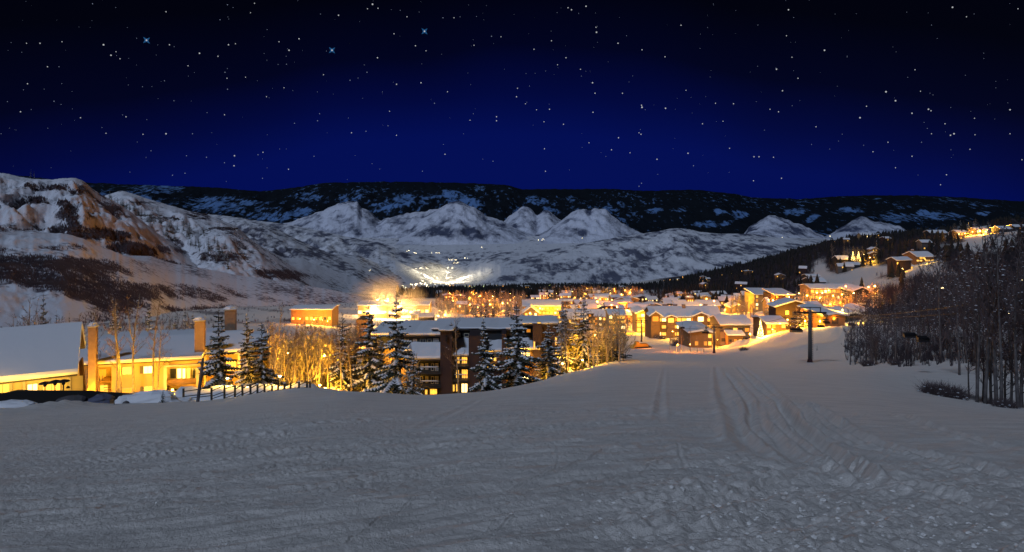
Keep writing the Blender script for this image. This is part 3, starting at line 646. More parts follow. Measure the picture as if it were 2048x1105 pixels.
P_WHITE = mat('window_bright', (0.8, 0.6, 0.3), .4, (1.0, 0.74, 0.30), 2.6); P_YEL = mat('window_yellow', (0.8, 0.5, 0.2), .4, (1.0, 0.52, 0.07), 1.35)
P_OR = mat('window_orange', (0.6, 0.3, 0.1), .4, (1.0, 0.33, 0.02), .75); P_DARK = mat('window_dark', (0.03, 0.035, 0.045), .15); P_PALE = mat('window_pale', (0.30, 0.31, 0.35), .3)
PANES = {'w': P_WHITE, 'y': P_YEL, 'o': P_OR, 'd': P_DARK, 'p': P_PALE}
_wc = {}
def window_mesh(w_, h_, pane, mull, fr=.07):
    k = (round(w_, 2), round(h_, 2), mull, fr)
    if ('f',)+k not in _wc:
        b = MB(); b.box(-w_/2, w_/2, -.05, .02, -fr*1.2, 0); b.box(-w_/2, w_/2, -.05, .02, h_-fr, h_)
        b.box(-w_/2, -w_/2+fr, -.05, .02, 0, h_-fr); b.box(w_/2-fr, w_/2, -.05, .02, 0, h_-fr)
        for i in range(1, mull): x = -w_/2+w_*i/mull; b.box(x-fr*.4, x+fr*.4, -.04, .02, 0, h_-fr)
        _wc[('f',)+k] = b.mesh('window', W_TRIM)
    kp = ('p', pane)+k
    if kp not in _wc:
        b = MB(); b.box(-w_/2+fr*.8, w_/2-fr*.8, -.02, .01, fr*.2, h_-fr*.9); _wc[kp] = b.mesh('pane', PANES[pane])
    return _wc[('f',)+k], _wc[kp]
def window(parent, x, y, z, w_, h_, pane='y', mull=2, face='f', simple=False, name='window'):
    """face f: towards -y; r: towards +x; l: towards -x. (x,y,z) middle of the sill line"""
    fm, pm = window_mesh(w_, h_, pane, mull); rot = {'f': 0, 'r': math.pi/2, 'l': -math.pi/2}[face]
    if simple:
        o = put(name, pm, parent, (x, y, z), (0, 0, rot)); return o
    o = put(name, fm, parent, (x, y, z), (0, 0, rot)); put('pane', pm, o); return o

def gable_prof(A, ze, zr, th): return [(-A, ze), (0, zr), (A, ze), (A, ze-th), (0, zr-th), (-A, ze-th)]
def snow_prof(A, ze, zr, t, ov=.12):
    """snow slab on a gable: rounded lips, top moves with the jitter"""
    B = A+ov; sl = (zr-ze)/A
    return [(-B, ze-.02, 0), (-B-.10, ze+t*.45, 1), (-B+.05, ze+t*.95, 1), (-A*.5, (ze+zr)/2+t*1.05, 1), (-A*.08, zr-sl*A*.08+t*1.0, 1), (0, zr+t*.92, 1), (A*.08, zr-sl*A*.08+t*1.0, 1), (A*.5, (ze+zr)/2+t*1.05, 1), (B-.05, ze+t*.95, 1), (B+.10, ze+t*.45, 1), (B, ze-.02, 0), (0, zr+.02, 0)]
def flat_snow_prof(x0, x1, z, t, tilt=0):
    return [(x0-.1, z, 0), (x0-.2, z+t*.5, 1), (x0, z+t*.95, 1), (x1, z+t+tilt, 1), (x1+.15, z+t*.5+tilt, 1), (x1+.1, z+tilt, 0)]

def house(name, label, cat, px, base, wd, dep, hw, rh=2.5, roof='gx', wall=W_WOOD, d=None, rot=0.0, ov=.6, snow=.45, wins='', cols=0, rows=1, ww=1.2, wh=1.2, chim=(), group=None, gable_win=None, near=False, garage=False, sides=True, zoff=0, balc=False, rmat=None, pos=None):
    """px, base: where the middle of the front foot shows; wd, dep, hw in metres"""
    p = on(px, base) if d is None else at(px, d)
    p = Vector(pos if pos else p); p.z += zoff
    e_ = empty(name, (p.x-math.sin(rot)*dep/2, p.y+math.cos(rot)*dep/2, p.z), rot); tag(e_, label, cat, group)
    b = MB(); W, Dp = wd/2, dep/2; z0 = -3.0
    if roof == 'gx':
        b.extrude([(-Dp, z0), (-Dp, hw), (0, hw+rh-.02), (Dp, hw), (Dp, z0)], -W, W, 'x'); ze = hw-rh*ov/Dp+.1; A = Dp+ov; L = W+min(ov, 1.0)*.6
        pr = gable_prof(A, ze+.12, hw+rh+.12, .2); sp = snow_prof(A, ze+.13, hw+rh+.13, snow); ax = 'x'
    elif roof == 'gy':
        b.extrude([(-W, z0), (-W, hw), (0, hw+rh-.02), (W, hw), (W, z0)], -Dp, Dp, 'y'); ze = hw-rh*ov/W+.1; A = W+ov; L = Dp+ov
        pr = gable_prof(A, ze+.12, hw+rh+.12, .2); sp = snow_prof(A, ze+.13, hw+rh+.13, snow); ax = 'y'
    else:
        b.box(-W, W, -Dp, Dp, z0, hw); L = W+ov*.5; ax = 'x'
        pr = [(-Dp-ov, hw+.02), (-Dp-ov, hw+.3), (Dp+ov, hw+rh+.3), (Dp+ov, hw+rh+.02)] ; sp = [(-Dp-ov-.08, hw+.31, 0), (-Dp-ov-.15, hw+.31+snow*.5, 1), (-Dp-ov, hw+.31+snow, 1), (Dp+ov, hw+rh+.31+snow, 1), (Dp+ov, hw+rh+.31, 0)]
    b.build('wall', wall, e_)
    r_ = MB(); r_.extrude(pr, -L, L, ax); rf = r_.build('roof', rmat or ROOFM, e_)
    s_ = MB(); ns = max(3, int(L*2/(1.2 if near else 3))); s_.extrude(sp, -L-.05, L+.05, ax, 2 if near else ns, snow*(.05 if near else .35)); s_.build('snow_cover', SNOW, rf, smooth=False)
    i = 0
    if cols:
        for rr in range(rows):
            for cc in range(cols):
                ch = wins[i % len(wins)]; i += 1
                if ch == '.': continue
                x = -W+wd*(cc+.5)/cols; z = (hw/rows)*rr+hw/rows*.32
                window(e_, x, -Dp-.03, z, ww, min(wh, hw/rows*.6), ch, 2, simple=not near)
    if balc:
        for rr in range(1, rows):
            bb = MB(); z = hw/rows*rr; bb.box(-W*.94, W*.94, -Dp-1.2, -Dp-.06, z-.15, z); bb.box(-W*.94, W*.94, -Dp-1.2, -Dp-1.13, z, z+.9); bb.build('balcony', wall, e_)
    if gable_win:
        window(e_, 0, -Dp-.03, hw*.75, gable_win[0], gable_win[1], gable_win[2], 3, simple=not near)
    for (fx, fy, hh, cw) in chim:
        zt = hw+rh+hh; c = MB(); x, y = fx*W, fy*Dp; c.box(x-cw/2, x+cw/2, y-cw/2, y+cw/2, hw-.2, zt); c.box(x-cw/2-.08, x+cw/2+.08, y-cw/2-.08, y+cw/2+.08, zt+.004, zt+.15); co = c.build('chimney', BRICK, e_)
        c = MB(); c.lump((x, y, zt+.2), cw*.62, cw*.62, .35, None, 7); c.build('snow_cap', SNOW, co)
    return e_

# ---------------------------------------------------------------- lamps: fixtures with point lights, and bare glow lights added to brighten walls
BULB = mat('lamp_glass', (1, .8, .5), .4, (1.0, 0.80, 0.40), 14.0)
def glow(parent, loc, power, col=WARM, r=.25):
    l = bpy.data.lights.new('glow_light', 'POINT'); l.energy = power; l.color = col; l.shadow_soft_size = r
    o = bpy.data.objects.new('glow_light', l); COL.objects.link(o); o.parent = parent; o.location = loc; return o
_lc = {}
def lamp(loc, h, power, label, col=WARM, group=None, size=.22, kind='post'):
    """post lamp, or a low lantern when h is small"""
    key = (round(h, 1), round(size, 2), kind)
    if key not in _lc:
        a = MB(); a.tube([(0, 0, -.4), (0, 0, h-size)], [.07, .045], 6); a.box(-.13, .13, -.13, .13, -.4, .12)
        c = MB(); c.lump((0, 0, h-size*.3), size, size, size*.9, random.Random(3), 7)
        g = MB(); g.tube([(0, 0, h+size*.7), (0, 0, h+size*1.1)], [size*1.3, .03], 7)
        _lc[key] = (a.mesh('pole', METAL), c.mesh('lamp_globe', BULB), g.mesh('lamp_cap', METAL))
    e_ = tag(empty('glow_lamp' if h > 2 else 'garden_lantern', loc), label, 'lamp', group)  # fixture shared by real lamps and by lights added for glow
    for nm, me in zip(('pole', 'lamp_globe', 'lamp_cap'), _lc[key]): put(nm, me, e_)
    if power: glow(e_, (0, -size*2.2, h+size*.3), power, col, max(.15, size))
    return e_
# ================================================================ the near buildings
FRONT = {}
def HB(name, label, px0, px1, base, eave, ridge, dep=14, d=None, cat='house', rot=0, **k):
    if rot:                                    # d is the distance of the right front corner; the front runs nearer towards the left
        th = math.radians(rot); c, s = math.cos(th), math.sin(th); a1, a0 = (px1-CX)/F, (px0-CX)/F
        xr, yr = a1*d, d; t = (xr-a0*yr)/(c-a0*s); xm, ym = xr-c*t/2, yr-s*t/2
        zb = float(G(xm, ym)); ov = k.get('ov', .6); ez = -(eave-HY)/F*(yr-ov*c)-zb; xk, yk = xr-s*dep/2, yr+c*dep/2
        zr = -(ridge-HY)/F*yk-zb; sl = (zr-ez)/(dep/2+ov); hw = ez+sl*ov-.1; rh = zr-hw-k.get('snow', .45)
        k['pos'] = (xm, ym, zb); r = house(name, label, cat, 0, base, t, dep, hw, max(.8, rh), d=d, rot=th, **k); FRONT[r.name] = (d, dep); return r
    mid = (px0+px1)/2; dd = hit(mid, base) if d is None else d
    zb = float(G((mid-CX)/F*dd, dd)); ov = k.get('ov', .6); ez = -(eave-HY)/F*(dd-ov)-zb; zr = -(ridge-HY)/F*(dd+dep/2)-zb
    if k.get('roof', 'gx') == 'gx': sl = (zr-ez)/(dep/2+ov); hw = ez+max(0, sl)*ov
    else: hw = ez
    rh = max(.8, zr-hw-.2)
    return house(name, label, cat, mid, base, (px1-px0)/F*dd, dep, hw, rh, d=dd, **k)

# --- house A, lower left
hA = HB('lodge_house', 'long low lodge with thick smooth snow roof at the left edge, yellow lit wall', -190, 143, 817, 753, 646, dep=12, d=66, rot=30, wall=W_CREAM, snow=.55, near=True, ov=.9)
def loc_px(root, px, py, d):
    """point in the root's own space, on its plane that lies (d - front) behind the front wall"""
    if root.name not in FRONT: return Vector(P(px, py, d))-Vector(root.location)
    df, dep = FRONT[root.name]; yl = d-df-dep/2; th = root.rotation_euler.z; c, s = math.cos(th), math.sin(th)
    lx, ly, lz = root.location; a = (px-CX)/F                   # local y = -s*(X-lx)+c*(Y-ly), X = a*Y
    Y = (yl-s*lx+c*ly)/(c-s*a); X = a*Y; return Vector((c*(X-lx)+s*(Y-ly), yl, -(py-HY)/F*Y-lz))
b = MB()
for i in range(9):
    z = loc_px(hA, 130, 784-i*3.6, 65.97); xw = 7.2; b.poly([(-7, z.y, z.z), (xw, z.y, z.z), (xw, z.y-.05, z.z-.17), (-7, z.y-.05, z.z-.17)], [(0, 1, 2, 3)])
tag(b.build('siding', W_CREAM, hA), kind='stuff')
for px, w_, h_, pn_ in ((65, .9, .95, 'w'), (103, 1.5, .95, 'y'), (5, 1.2, .9, 'y')):
    q = loc_px(hA, px, 787, 65.9); window(hA, q.x, q.y, q.z, w_, h_, pn_, 2)
for px in (22, 48, 139):
    q = loc_px(hA, px, 785, 65.9); b = MB(); b.box(q.x-.12, q.x+.12, q.y-.1, q.y+.02, q.z-1, q.z+1.5); b.build('trim_post', W_TRIM, hA)
for i, (px, py) in enumerate(((90, 765), (110, 762), (127, 761))):
    p = Vector(P(px, 786, 62.4)); h_ = (786-py)/F*62.4+.6; e_ = tag(empty('patio_heater', (p.x, p.y, p.z-.6)), ['black patio heater with wide hood, leftmost of three before the lit wall', 'black patio heater between two others, largest hood', 'black patio heater, rightmost of three, beside the hanging bell'][i], 'patio heater', 'patio heaters on the terrace')
    b = MB(); b.tube([(0, 0, 0), (0, 0, h_-.35)], [.06, .05], 7); b.tube([(0, 0, 0), (0, 0, .35)], [.22, .2], 9); b.build('stand', METAL, e_)
    b = MB(); b.tube([(0, 0, h_-.4), (0, 0, h_-.12)], [.14, .17], 9); b.build('burner', METAL, e_)
    b = MB(); b.tube([(0, 0, h_-.12), (0, 0, h_-.02), (0, 0, h_+.08)], [.55, .42, .1], 12); b.build('hood', METAL, e_)
p = Vector(P(136, 774, 63)); e_ = tag(empty('hanging_lantern', p), 'small dark bell lantern hanging beside the patio heaters', 'lantern')
b = MB(); b.tube([(0, 0, -.12), (0, 0, 0), (0, 0, .1)], [.2, .14, .03], 10); b.build('shade', METAL, e_); b = MB(); b.bar((0, 0, .1), (0, 0, .55), .015); b.build('chain', METAL, e_)
glow(hA, loc_px(hA, 62, 775, 63.8), 260, WARM2, .2); glow(hA, loc_px(hA, 118, 775, 63.6), 200, WARM2, .2); glow(hA, loc_px(hA, -40, 775, 63.6), 260, WARM2, .2); glow(hA, loc_px(hA, 12, 770, 63.8), 150, WARM2, .2)  # bare point lights without fixtures, added to make the wall glow
# leaning dark fence board wall between the houses
e_ = tag(empty('screen_wall', P(166, 790, 70)), 'narrow dark timber screen leaning between the two left houses', 'wall')
b = MB(); b.poly([(-.15, 0, -1), (.35, 0, -1), (-.15, 0, 3.9), (-.45, 0, 3.4), (-.15, .25, -1), (.35, .25, -1), (-.15, .25, 3.9), (-.45, .25, 3.4)], [(0, 1, 2, 3), (7, 6, 5, 4), (0, 4, 5, 1), (1, 5, 6, 2), (2, 6, 7, 3), (3, 7, 4, 0)]); o_ = b.build('boards', W_WOOD, e_)

# --- house B
hB = HB('condo_house', 'ochre two storey house with snow roof between two tall chimneys', 158, 404, 797, 722, 668, dep=15, d=98.4, rot=14, wall=W_OCHRE, snow=.45, near=True, ov=3.4)
def bxp(root, name, m_, px0, px1, py0, py1, d, dep, parent=None):
    a = loc_px(root, px0, py1, d); c = loc_px(root, px1, py0, d); b = MB(); b.box(a.x, c.x, a.y, a.y+dep, a.z, c.z)
    if parent: parent_loc = Vector((0, 0, 0))
    return b.build(name, m_, parent or root)
bxp(hB, 'wall', W_OCHRE, 223, 328, 727, 800, 95.2, 3.15); bxp(hB, 'wall', W_OCHRE, 158, 175, 732, 800, 95.3, 3.0)
bxp(hB, 'beam', W_TRIM, 190, 223, 727, 735, 95.1, .4); bxp(hB, 'beam', W_TRIM, 328.5, 397, 728, 735, 95.1, .4); bxp(hB, 'frieze', W_OCHRE, 223.5, 327.5, 724, 734, 95.12, .07)
for px in (193, 330, 395): bxp(hB, 'column', W_TRIM, px-3, px+3, 735.2, 800, 95.05, .35)
bxp(hB, 'landing', W_WOOD, 197, 221, 762, 766, 95.6, 2.7); bxp(hB, 'landing', W_WOOD, 334, 391.5, 768, 772, 95.5, 2.8); bxp(hB, 'balcony_rail', W_WOOD, 334, 391.5, 757, 767.5, 95.45, .1)
for k in range(9):
    bxp(hB, 'stair', W_WOOD, 207, 221, 796-k*5.2, 797.2-k*5.2, 95.8+k*.24, .3)
for px in (199, 205): bxp(hB, 'rail_post', METAL, px-.5, px+.5, 752, 762, 95.7, .06)
for (px, py, w_, h_, c_, m_) in ((254, 749, 1.2, 1.05, 'y', 2), (296, 747, 1.2, 1.05, 'w', 2), (254, 792, 1.35, 1.1, 'o', 3), (297, 786, 1.2, .95, 'y', 2)):
    q = loc_px(hB, px, py, 95.12); wo = window(hB, q.x, q.y, q.z, w_, h_, c_, m_)
    b = MB(); b.box(q.x-w_/2-.42, q.x-w_/2-.06, q.y-.05, q.y+.03, q.z, q.z+h_); b.build('shutter', W_GREY, hB)
for (px, w_, c_) in ((347, 1.0, 'd'), (358, .75, 'w'), (368, .5, 'w'), (377, .6, 'y'), (388, .55, 'd')):
    q = loc_px(hB, px, 757, 98.3); window(hB, q.x, q.y, q.z, w_, 1.5, c_, 1)
q = loc_px(hB, 363, 785, 98.3); window(hB, q.x, q.y, q.z-.6, 3.6, 1.3, 'd', 3); q = loc_px(hB, 208, 790, 98.3); window(hB, q.x, q.y, q.z-.3, 1.1, 1.8, 'y', 1); q = loc_px(hB, 205, 757, 98.3); window(hB, q.x, q.y, q.z, 1.0, 1.3, 'o', 2)
def chimney(root, px0, px1, top, bot, d, dep, label):
    o = bxp(root, 'chimney', BRICK, px0, px1, top+4, bot, d, dep); o['label'] = label
    a = loc_px(root, px0, top+4, d); c = loc_px(root, px1, top, d); b = MB()
    b.box(a.x-.1, c.x+.1, a.y-.1, a.y+dep+.1, a.z+.003, a.z+.16); b.build('chimney_cap', W_TRIM, o)
    b = MB(); b.lump(((a.x+c.x)/2, a.y+dep/2, a.z+.26), (c.x-a.x)*.72, dep*.7, .5, random.Random(5), 9); b.build('snow_cap', SNOW, o)
chimney(hB, 176, 191, 652, 800, 94.0, .95, 'tall yellow lit chimney rising in front of the wall')
chimney(hB, 389, 408, 640, 716, 96.5, 1.2, 'square chimney with thick snow cap at the right gable')
for (px, py, d, pw, c) in ((185, 783, 92.5, 420, WARM), (250, 788, 86.5, 520, WARM), (285, 788, 86.5, 520, WARM), (325, 788, 87, 300, WARM), (210, 788, 87, 360, WARM), (205, 742, 96.5, 60, WARM), (362, 740, 96.8, 110, WARM2), (345, 781, 92.0, 260, WARM2), (250, 738, 92.5, 200, WARM), (312, 738, 92.5, 160, WARM), (170, 735, 91, 150, WARM)):
    glow(hB, loc_px(hB, px, py, d), pw*2.6, c, .15)  # bare point lights added to brighten the walls and the aspens before them
# --- house C and D behind
hC = HB('condo_house', 'snow roofed house with yellow posts behind the big spruce, right of the square chimney', 407, 480, 800, 706, 662, dep=13, d=101, rot=16, wall=W_OCHRE, snow=.45, near=True, ov=1.2)
for px, c_ in ((415, 'd'), (440, 'd'), (462, 'y')):
    q = loc_px(hC, px, 742, 100.9); window(hC, q.x, q.y, q.z, 1.5, 1.5, c_, 2)
for px in (410, 478): bxp(hC, 'column', W_TRIM, px-2.5, px+2.5, 706, 795, 99.6, .3)
bxp(hC, 'beam', W_TRIM, 413, 475, 706, 712, 99.5, .3); bxp(hC, 'balcony', W_WOOD, 413, 475, 748, 756, 99.5, 1.3)
chimney(hC, 449, 471, 618, 690, 112, 1.6, 'broad brown chimney with snow cap on the far side of the roof')
for (px, py, d, pw) in ((425, 785, 97.5, 240), (462, 780, 96.5, 420), (470, 730, 98, 160)): glow(hC, loc_px(hC, px, py, d), pw*2.2, WARM, .15)
hD = HB('condo_house', 'small snow roofed house glimpsed between dark spruce and aspen grove', 490, 553, 785, 697, 672, dep=12, d=116, rot=16, wall=W_OCHRE, snow=.4, near=True, ov=1, cols=3, rows=2, wins='yod')
glow(hD, loc_px(hD, 540, 740, 111), 380, WARM, .2)

# --- the dark condominium in the middle
def sub(root, o): return o
cn = tag(empty('condominium_block', (P(890, 800, 101)[0], 101, P(890, 815, 101)[2])), 'dark stepped condominium block with steep snow roofs behind the snowy spruces', 'apartment block')
def cb(name, m_, px0, px1, py0, py1, d, dep, par=None): return bxp(cn, name, m_, px0, px1, py0, py1, d, dep, par)
def slope_snow(par, px0, px1, py0, d0, py1, d1, t=.4, name='snow_roof', ns=6):
    """snow slab from the upper edge (py0 at depth d0) down to the eave (py1 at depth d1)"""
    a = loc_px(par, px0, py0, d0); c = loc_px(par, px1, py1, d1); a1 = loc_px(par, px0, py1, d1)
    x0 = (px0-CX)/F*d1-par.location.x; x1 = (px1-CX)/F*d1-par.location.x
    pr = [(c.y, c.z-t-.02, 0), (c.y-.14, c.z-t*.55, 1), (c.y, c.z, 1), (a.y, a.z, 1), (a.y, a.z-t, 0)]
    b = MB(); b.extrude(pr, x0, x1, 'x', ns, .14); o = b.build(name, SNOW, par)
    b = MB(); b.extrude([(c.y+.05, c.z-t-.03), (a.y, a.z-t-.01), (a.y, a.z-t-.25), (c.y+.05, c.z-t-.22)], x0+.08, x1-.08, 'x'); b.build('roof', ROOFM, par)
cb('wall', W_DARK, 745, 880, 671, 860, 104, 9); slope_snow(cn, 742, 884, 641, 114, 666, 103.3, .35, ns=10)
cb('wall', W_DARK, 832, 880, 712, 860, 100.4, 3.55); slope_snow(cn, 812, 882, 684, 103.9, 712, 99.4, .5)
cb('tower', W_BROWN, 880.5, 903.5, 662, 860, 99.2, 4.7); slope_snow(cn, 877, 907, 650, 104, 659, 98.8, .2, ns=3)
cb('wall', W_DARK, 904, 1050, 663, 860, 104.5, 8); slope_snow(cn, 862, 1052, 636, 114, 655, 104, .3, ns=10)
cb('wall', W_DARK, 904, 937, 708, 860, 100.6, 3.85); slope_snow(cn, 904, 946, 676, 104.4, 706, 99.6, .45)
cb('tower', W_BROWN, 937.3, 964, 672, 860, 99.4, 5); cb('wall', W_BROWN, 964.3, 1003, 697, 860, 101.2, 3.2); slope_snow(cn, 966, 1010, 680, 104.4, 698, 100.4, .4)
cb('tower', W_BROWN, 1003.5, 1012, 668, 860, 99.8, 4); cb('wall', W_WOOD, 1012.3, 1085, 694, 860, 102.0, 2.4); slope_snow(cn, 1010, 1080, 676, 104.4, 694, 100.8, .4)
cb('tower', W_BROWN, 1066, 1084, 648, 860, 100.8, 3.6); cb('wall', W_BROWN, 1084.4, 1117, 648, 860, 101.6, 5); cb('wall', W_DARK, 1050.3, 1084, 650, 700, 104.6, 4); slope_snow(cn, 1040, 1119, 631, 108, 644, 101.2, .35, ns=6)
cb('wall', W_OCHRE, 701, 744.6, 690, 860, 103.5, 10); cb('tower', W_WOOD, 712, 735, 640, 689.8, 106, 4); slope_snow(cn, 698, 746, 684, 108, 694, 102.8, .35)
# gabled yellow wing to the left of the dark bays
for (p0, p1, ev, rg, d) in ((760, 800, 712, 690, 101.5), (802, 832, 715, 700, 101.2)):
    a = loc_px(cn, p0, ev, d); c = loc_px(cn, p1, ev, d); g = loc_px(cn, (p0+p1)/2, rg, d)
    b = MB(); b.extrude([(a.x, -3), (a.x, a.z), (g.x, g.z), (c.x, a.z), (c.x, -3)], a.y, a.y+2.4, 'y'); b.build('wall', W_OCHRE, cn)
    b = MB(); b.extrude([(a.x-.4, a.z-.1), (g.x, g.z+.12), (c.x+.4, a.z-.1), (c.x+.4, a.z+.15), (g.x, g.z+.5), (a.x-.4, a.z+.15)], a.y-.4, a.y+2.3, 'y', 3, .0); b.build('snow_roof', SNOW, cn)
WN = [ # px, sill py, width px, height px, depth, pane, mullions
 (813,686,10,8,103.95,'d',1),(830,686,8,8,103.95,'p',1),(846,686,12,8,103.95,'d',2),(859,686,8,8,103.95,'d',1),(872,684,11,7,103.95,'p',2),
 (834.5,739,4,12,100.35,'p',1),(844,739,6,12,100.35,'p',1),(853.5,739,6,12,100.35,'p',1),(865,741,6,14,100.35,'d',1),(873.5,741,7,14,100.35,'p',1),
 (843,765,6,12,100.35,'d',1),(853.5,765,6,12,100.35,'p',1),(873.5,767,7,14,100.35,'p',1),(865,767,6,14,100.35,'d',1),(852.5,789,6,10,100.35,'y',1),(867,789,15,11,100.35,'y',3),
 (918,673,7,6,104.45,'d',1),(933,673,10,6,104.45,'d',1),(917,727,6,17,100.55,'y',1),(929,727,12,18,100.55,'y',3),(915,756,7,16,100.55,'y',1),(929.5,757,13,18,100.55,'y',3),
 (907.5,783,5,14,100.55,'y',1),(915,783,7,15,100.55,'y',1),(929,785,13,18,100.55,'w',2),
 (971,722,6,22,101.15,'w',2),(981,722,6,22,101.15,'w',2),(990,722,6,22,101.15,'y',2),(963,740,5,10,99.3,'o',1),(988,739,5,10,101.15,'y',1),(976,739,5,10,101.15,'y',1),
 (1026,722,7,22,101.95,'y',1),(1046,719,9,21,101.95,'w',2),(1056,719,9,21,101.95,'w',2),(1068.6,697,4,14,100.75,'y',1),(1057,665,9,7,104.5,'o',1),(1076,648,0.1,0.1,100.7,'y',1),
 (1041,762,8,12,101.95,'w',1),(1055,764,9,12,101.95,'w',1),(1025,750,7,14,101.95,'d',1),(1078,651,8,7,101.1,'y',1),(1112,690,5,16,101.5,'y',1),(1112,712,5,12,101.5,'y',1),(1098,730,0.1,0.1,101.5,'y',1),
 (720,735,9,14,103.45,'y',1),(732,765,8,14,103.45,'y',1),(780,725,8,10,101.4,'o',1),(780,755,14,12,101.4,'y',2),(815,745,9,12,101.1,'y',1)]
for (px, py, w_, h_, d, c_, m_) in WN:
    if w_ < 1: continue
    q = loc_px(cn, px, py, d-.03); window(cn, q.x, q.y, q.z, w_/F*d, h_/F*d, c_, m_)
for (p0, p1, py, d0, dp, m_) in ((833, 882, 747, 98.9, 1.4, W_DARK), (833, 882, 775, 98.9, 1.4, W_DARK), (905, 937, 733, 99.0, 1.5, W_DARK), (905, 937, 762, 99.0, 1.5, W_DARK), (965, 1003, 727, 99.8, 1.3, W_BROWN), (1040, 1066, 721, 100.2, 1.7, W_OCHRE), (965, 1003, 750, 99.8, 1.3, W_BROWN)):
    a = loc_px(cn, p0, py, d0); c = loc_px(cn, p1, py, d0)
    b = MB(); b.box(a.x, c.x, a.y, a.y+dp, a.z-.15, a.z); b.build('balcony_floor', m_, cn)
    b = MB(); b.box(a.x, c.x, a.y, a.y+.06, a.z+.82, a.z+.9)
    n = int((c.x-a.x)/.22)
    for i in range(n+1): x = a.x+(c.x-a.x)*i/n; b.box(x-.02, x+.02, a.y+.01, a.y+.05, a.z, a.z+.82)
    b.build('balcony_railing', m_, cn)
    b = MB(); b.lump(((a.x+c.x)/2, a.y+.03, a.z+.92), (c.x-a.x)*.42, .12, .1, None, 8); b.build('snow_strip', SNOW, cn)
for (px, py, d) in ((893, 676, 98.9), (1076, 691, 100.5), (868, 662, 106), (872, 662, 105.5), (820, 657, 108)):
    q = loc_px(cn, px, py, d); b = MB(); b.box(q.x-.15, q.x+.15, q.y-.15, q.y+.15, q.z-.5, q.z+.35); b.build('roof_vent', METAL, cn)
for (px, py, d, pw, c) in ((720, 765, 99, 550, WARM), (768, 760, 98.5, 420, WARM), (722, 690, 102, 120, ORANGE), (867, 787, 99.9, 8, WARM), (929, 780, 99.3, 18, WARM), (930, 750, 99.8, 10, WARM), (930, 722, 99.8, 10, WARM), (981, 715, 100.3, 60, WARM), (1052, 712, 100.6, 110, WARM), (1055, 768, 99, 160, WARM), (1072, 745, 99, 120, WARM), (1120, 715, 99, 160, WARM), (783, 712, 99.0, 60, WARM)):
    glow(cn, loc_px(cn, px, py, d), pw*2.0, c, .12)

# ================================================================ things at the edge of the piste
# stepped ramp railing
rl = tag(empty('ramp_railing', tuple(at(367, 55))), 'dark stepped handrail along the ramp between house and snow slope', 'railing')
POSTS = [(367,777,803),(423,776,803),(449,771,803),(470,772,801),(485,770,800),(501,770,800),(515,769,798),(529,769,797),(544,768,796),(556,768,795),(569,767,794),(581,766,793),(598,764,792),(614,763,790),(620,762,790)]
dR = 56.0; RAILM = mat('railing_paint', (0.035, 0.035, 0.03), .6)
for px, t, bt in POSTS:
    q = loc_px(rl, px, bt, dR); q2 = loc_px(rl, px, t, dR); b = MB(); b.box(q.x-.065, q.x+.065, q.y-.065, q.y+.065, q.z-.9, q2.z); b.build('post', RAILM, rl)
for (a, c) in zip(POSTS[:-1], POSTS[1:]):
    for k, r_ in ((1.0, .05), (.48, .045), (.30, .04)):
        drop = 0 if k == 1.0 else 0
        ya = a[2]+(a[1]-a[2])*(k-(.24 if k == 1 else .12)); yc = c[2]+(c[1]-c[2])*(k+(0 if k == 1 else .12))
        b = MB(); b.bar(loc_px(rl, a[0], ya, dR), loc_px(rl, c[0], yc, dR), r_); b.build('rail', RAILM, rl)
b = MB()
for a in POSTS[::2]: q = loc_px(rl, a[0], a[1], dR); b.lump((q.x, q.y, q.z+.02), .12, .12, .08, None, 6)
b.build('snow_load', SNOW, rl)
# snow bank behind the railing, lit by the lanterns
vs = []; fs = []; n_ = 26
for i in range(n_+1):
    px = 350+290*i/n_; t_ = 776-3*math.sin(i*.9)-.03*(px-350)+(10 if i in (0, n_) else 0); o_ = len(vs)
    for (py, d) in ((812, 58.5), (796, 59.0), ((t_+796)/2-3, 60.2), (t_, 62.0), (t_+1.5, 66), (812, 68)): q = P(px, py+1.6*math.sin(i*1.7+d), d); vs.append(q)
for i in range(n_):
    for j in range(5): fs.append((i*6+j, (i+1)*6+j, (i+1)*6+j+1, i*6+j+1))
b = MB(); b.poly(vs, fs); tag(b.build('snow_bank', SNOW, None, True), 'lit snow bank behind the stepped ramp railing', 'snow bank')
# leaning wooden pole
p0, p1 = Vector(P(393, 812, 50)), Vector(P(406, 716, 51)); e_ = tag(empty('leaning_pole', p0), 'bare wooden pole leaning beside the ramp railing', 'pole')
b = MB(); b.tube([Vector((0, 0, -.4)), (p1-p0)*.5+Vector((.04, 0, 0)), p1-p0], [.13, .12, .09], 8); b.build('shaft', DARKBARK, e_)
# dark retaining wall with snow lip, and the things heaped along it
rw = tag(empty('retaining_wall', P(100, 800, 58)), 'long black retaining wall at the foot of the lodge terrace', 'wall')
pts = [(-260, 800), (-60, 792), (0, 789), (28, 783), (60, 784), (170, 785), (250, 790), (345, 797)]
BLACK = mat('black_boards', (0.016, 0.015, 0.015), .8)
for i, (a, c) in enumerate(zip(pts[:-1], pts[1:])):
    A, C_ = loc_px(rw, a[0], a[1], 58+.5*(a[0] > 200)), loc_px(rw, c[0], c[1], 58+.5*(c[0] > 200))
    b = MB(); b.poly([A, C_, C_+Vector((0, .5, 0)), A+Vector((0, .5, 0)), A-Vector((0, 0, 3)), C_-Vector((0, 0, 3)), C_+Vector((0, .5, -3)), A+Vector((0, .5, -3))], [(0, 1, 2, 3), (4, 7, 6, 5), (0, 4, 5, 1), (1, 5, 6, 2), (2, 6, 7, 3), (3, 7, 4, 0)]); b.build('wall_panel', BLACK, rw)
TARP = mat('grey_tarpaulin', (0.09, 0.085, 0.09), .6); TARP2 = mat('blue_tarpaulin', (0.10, 0.11, 0.17), .6)
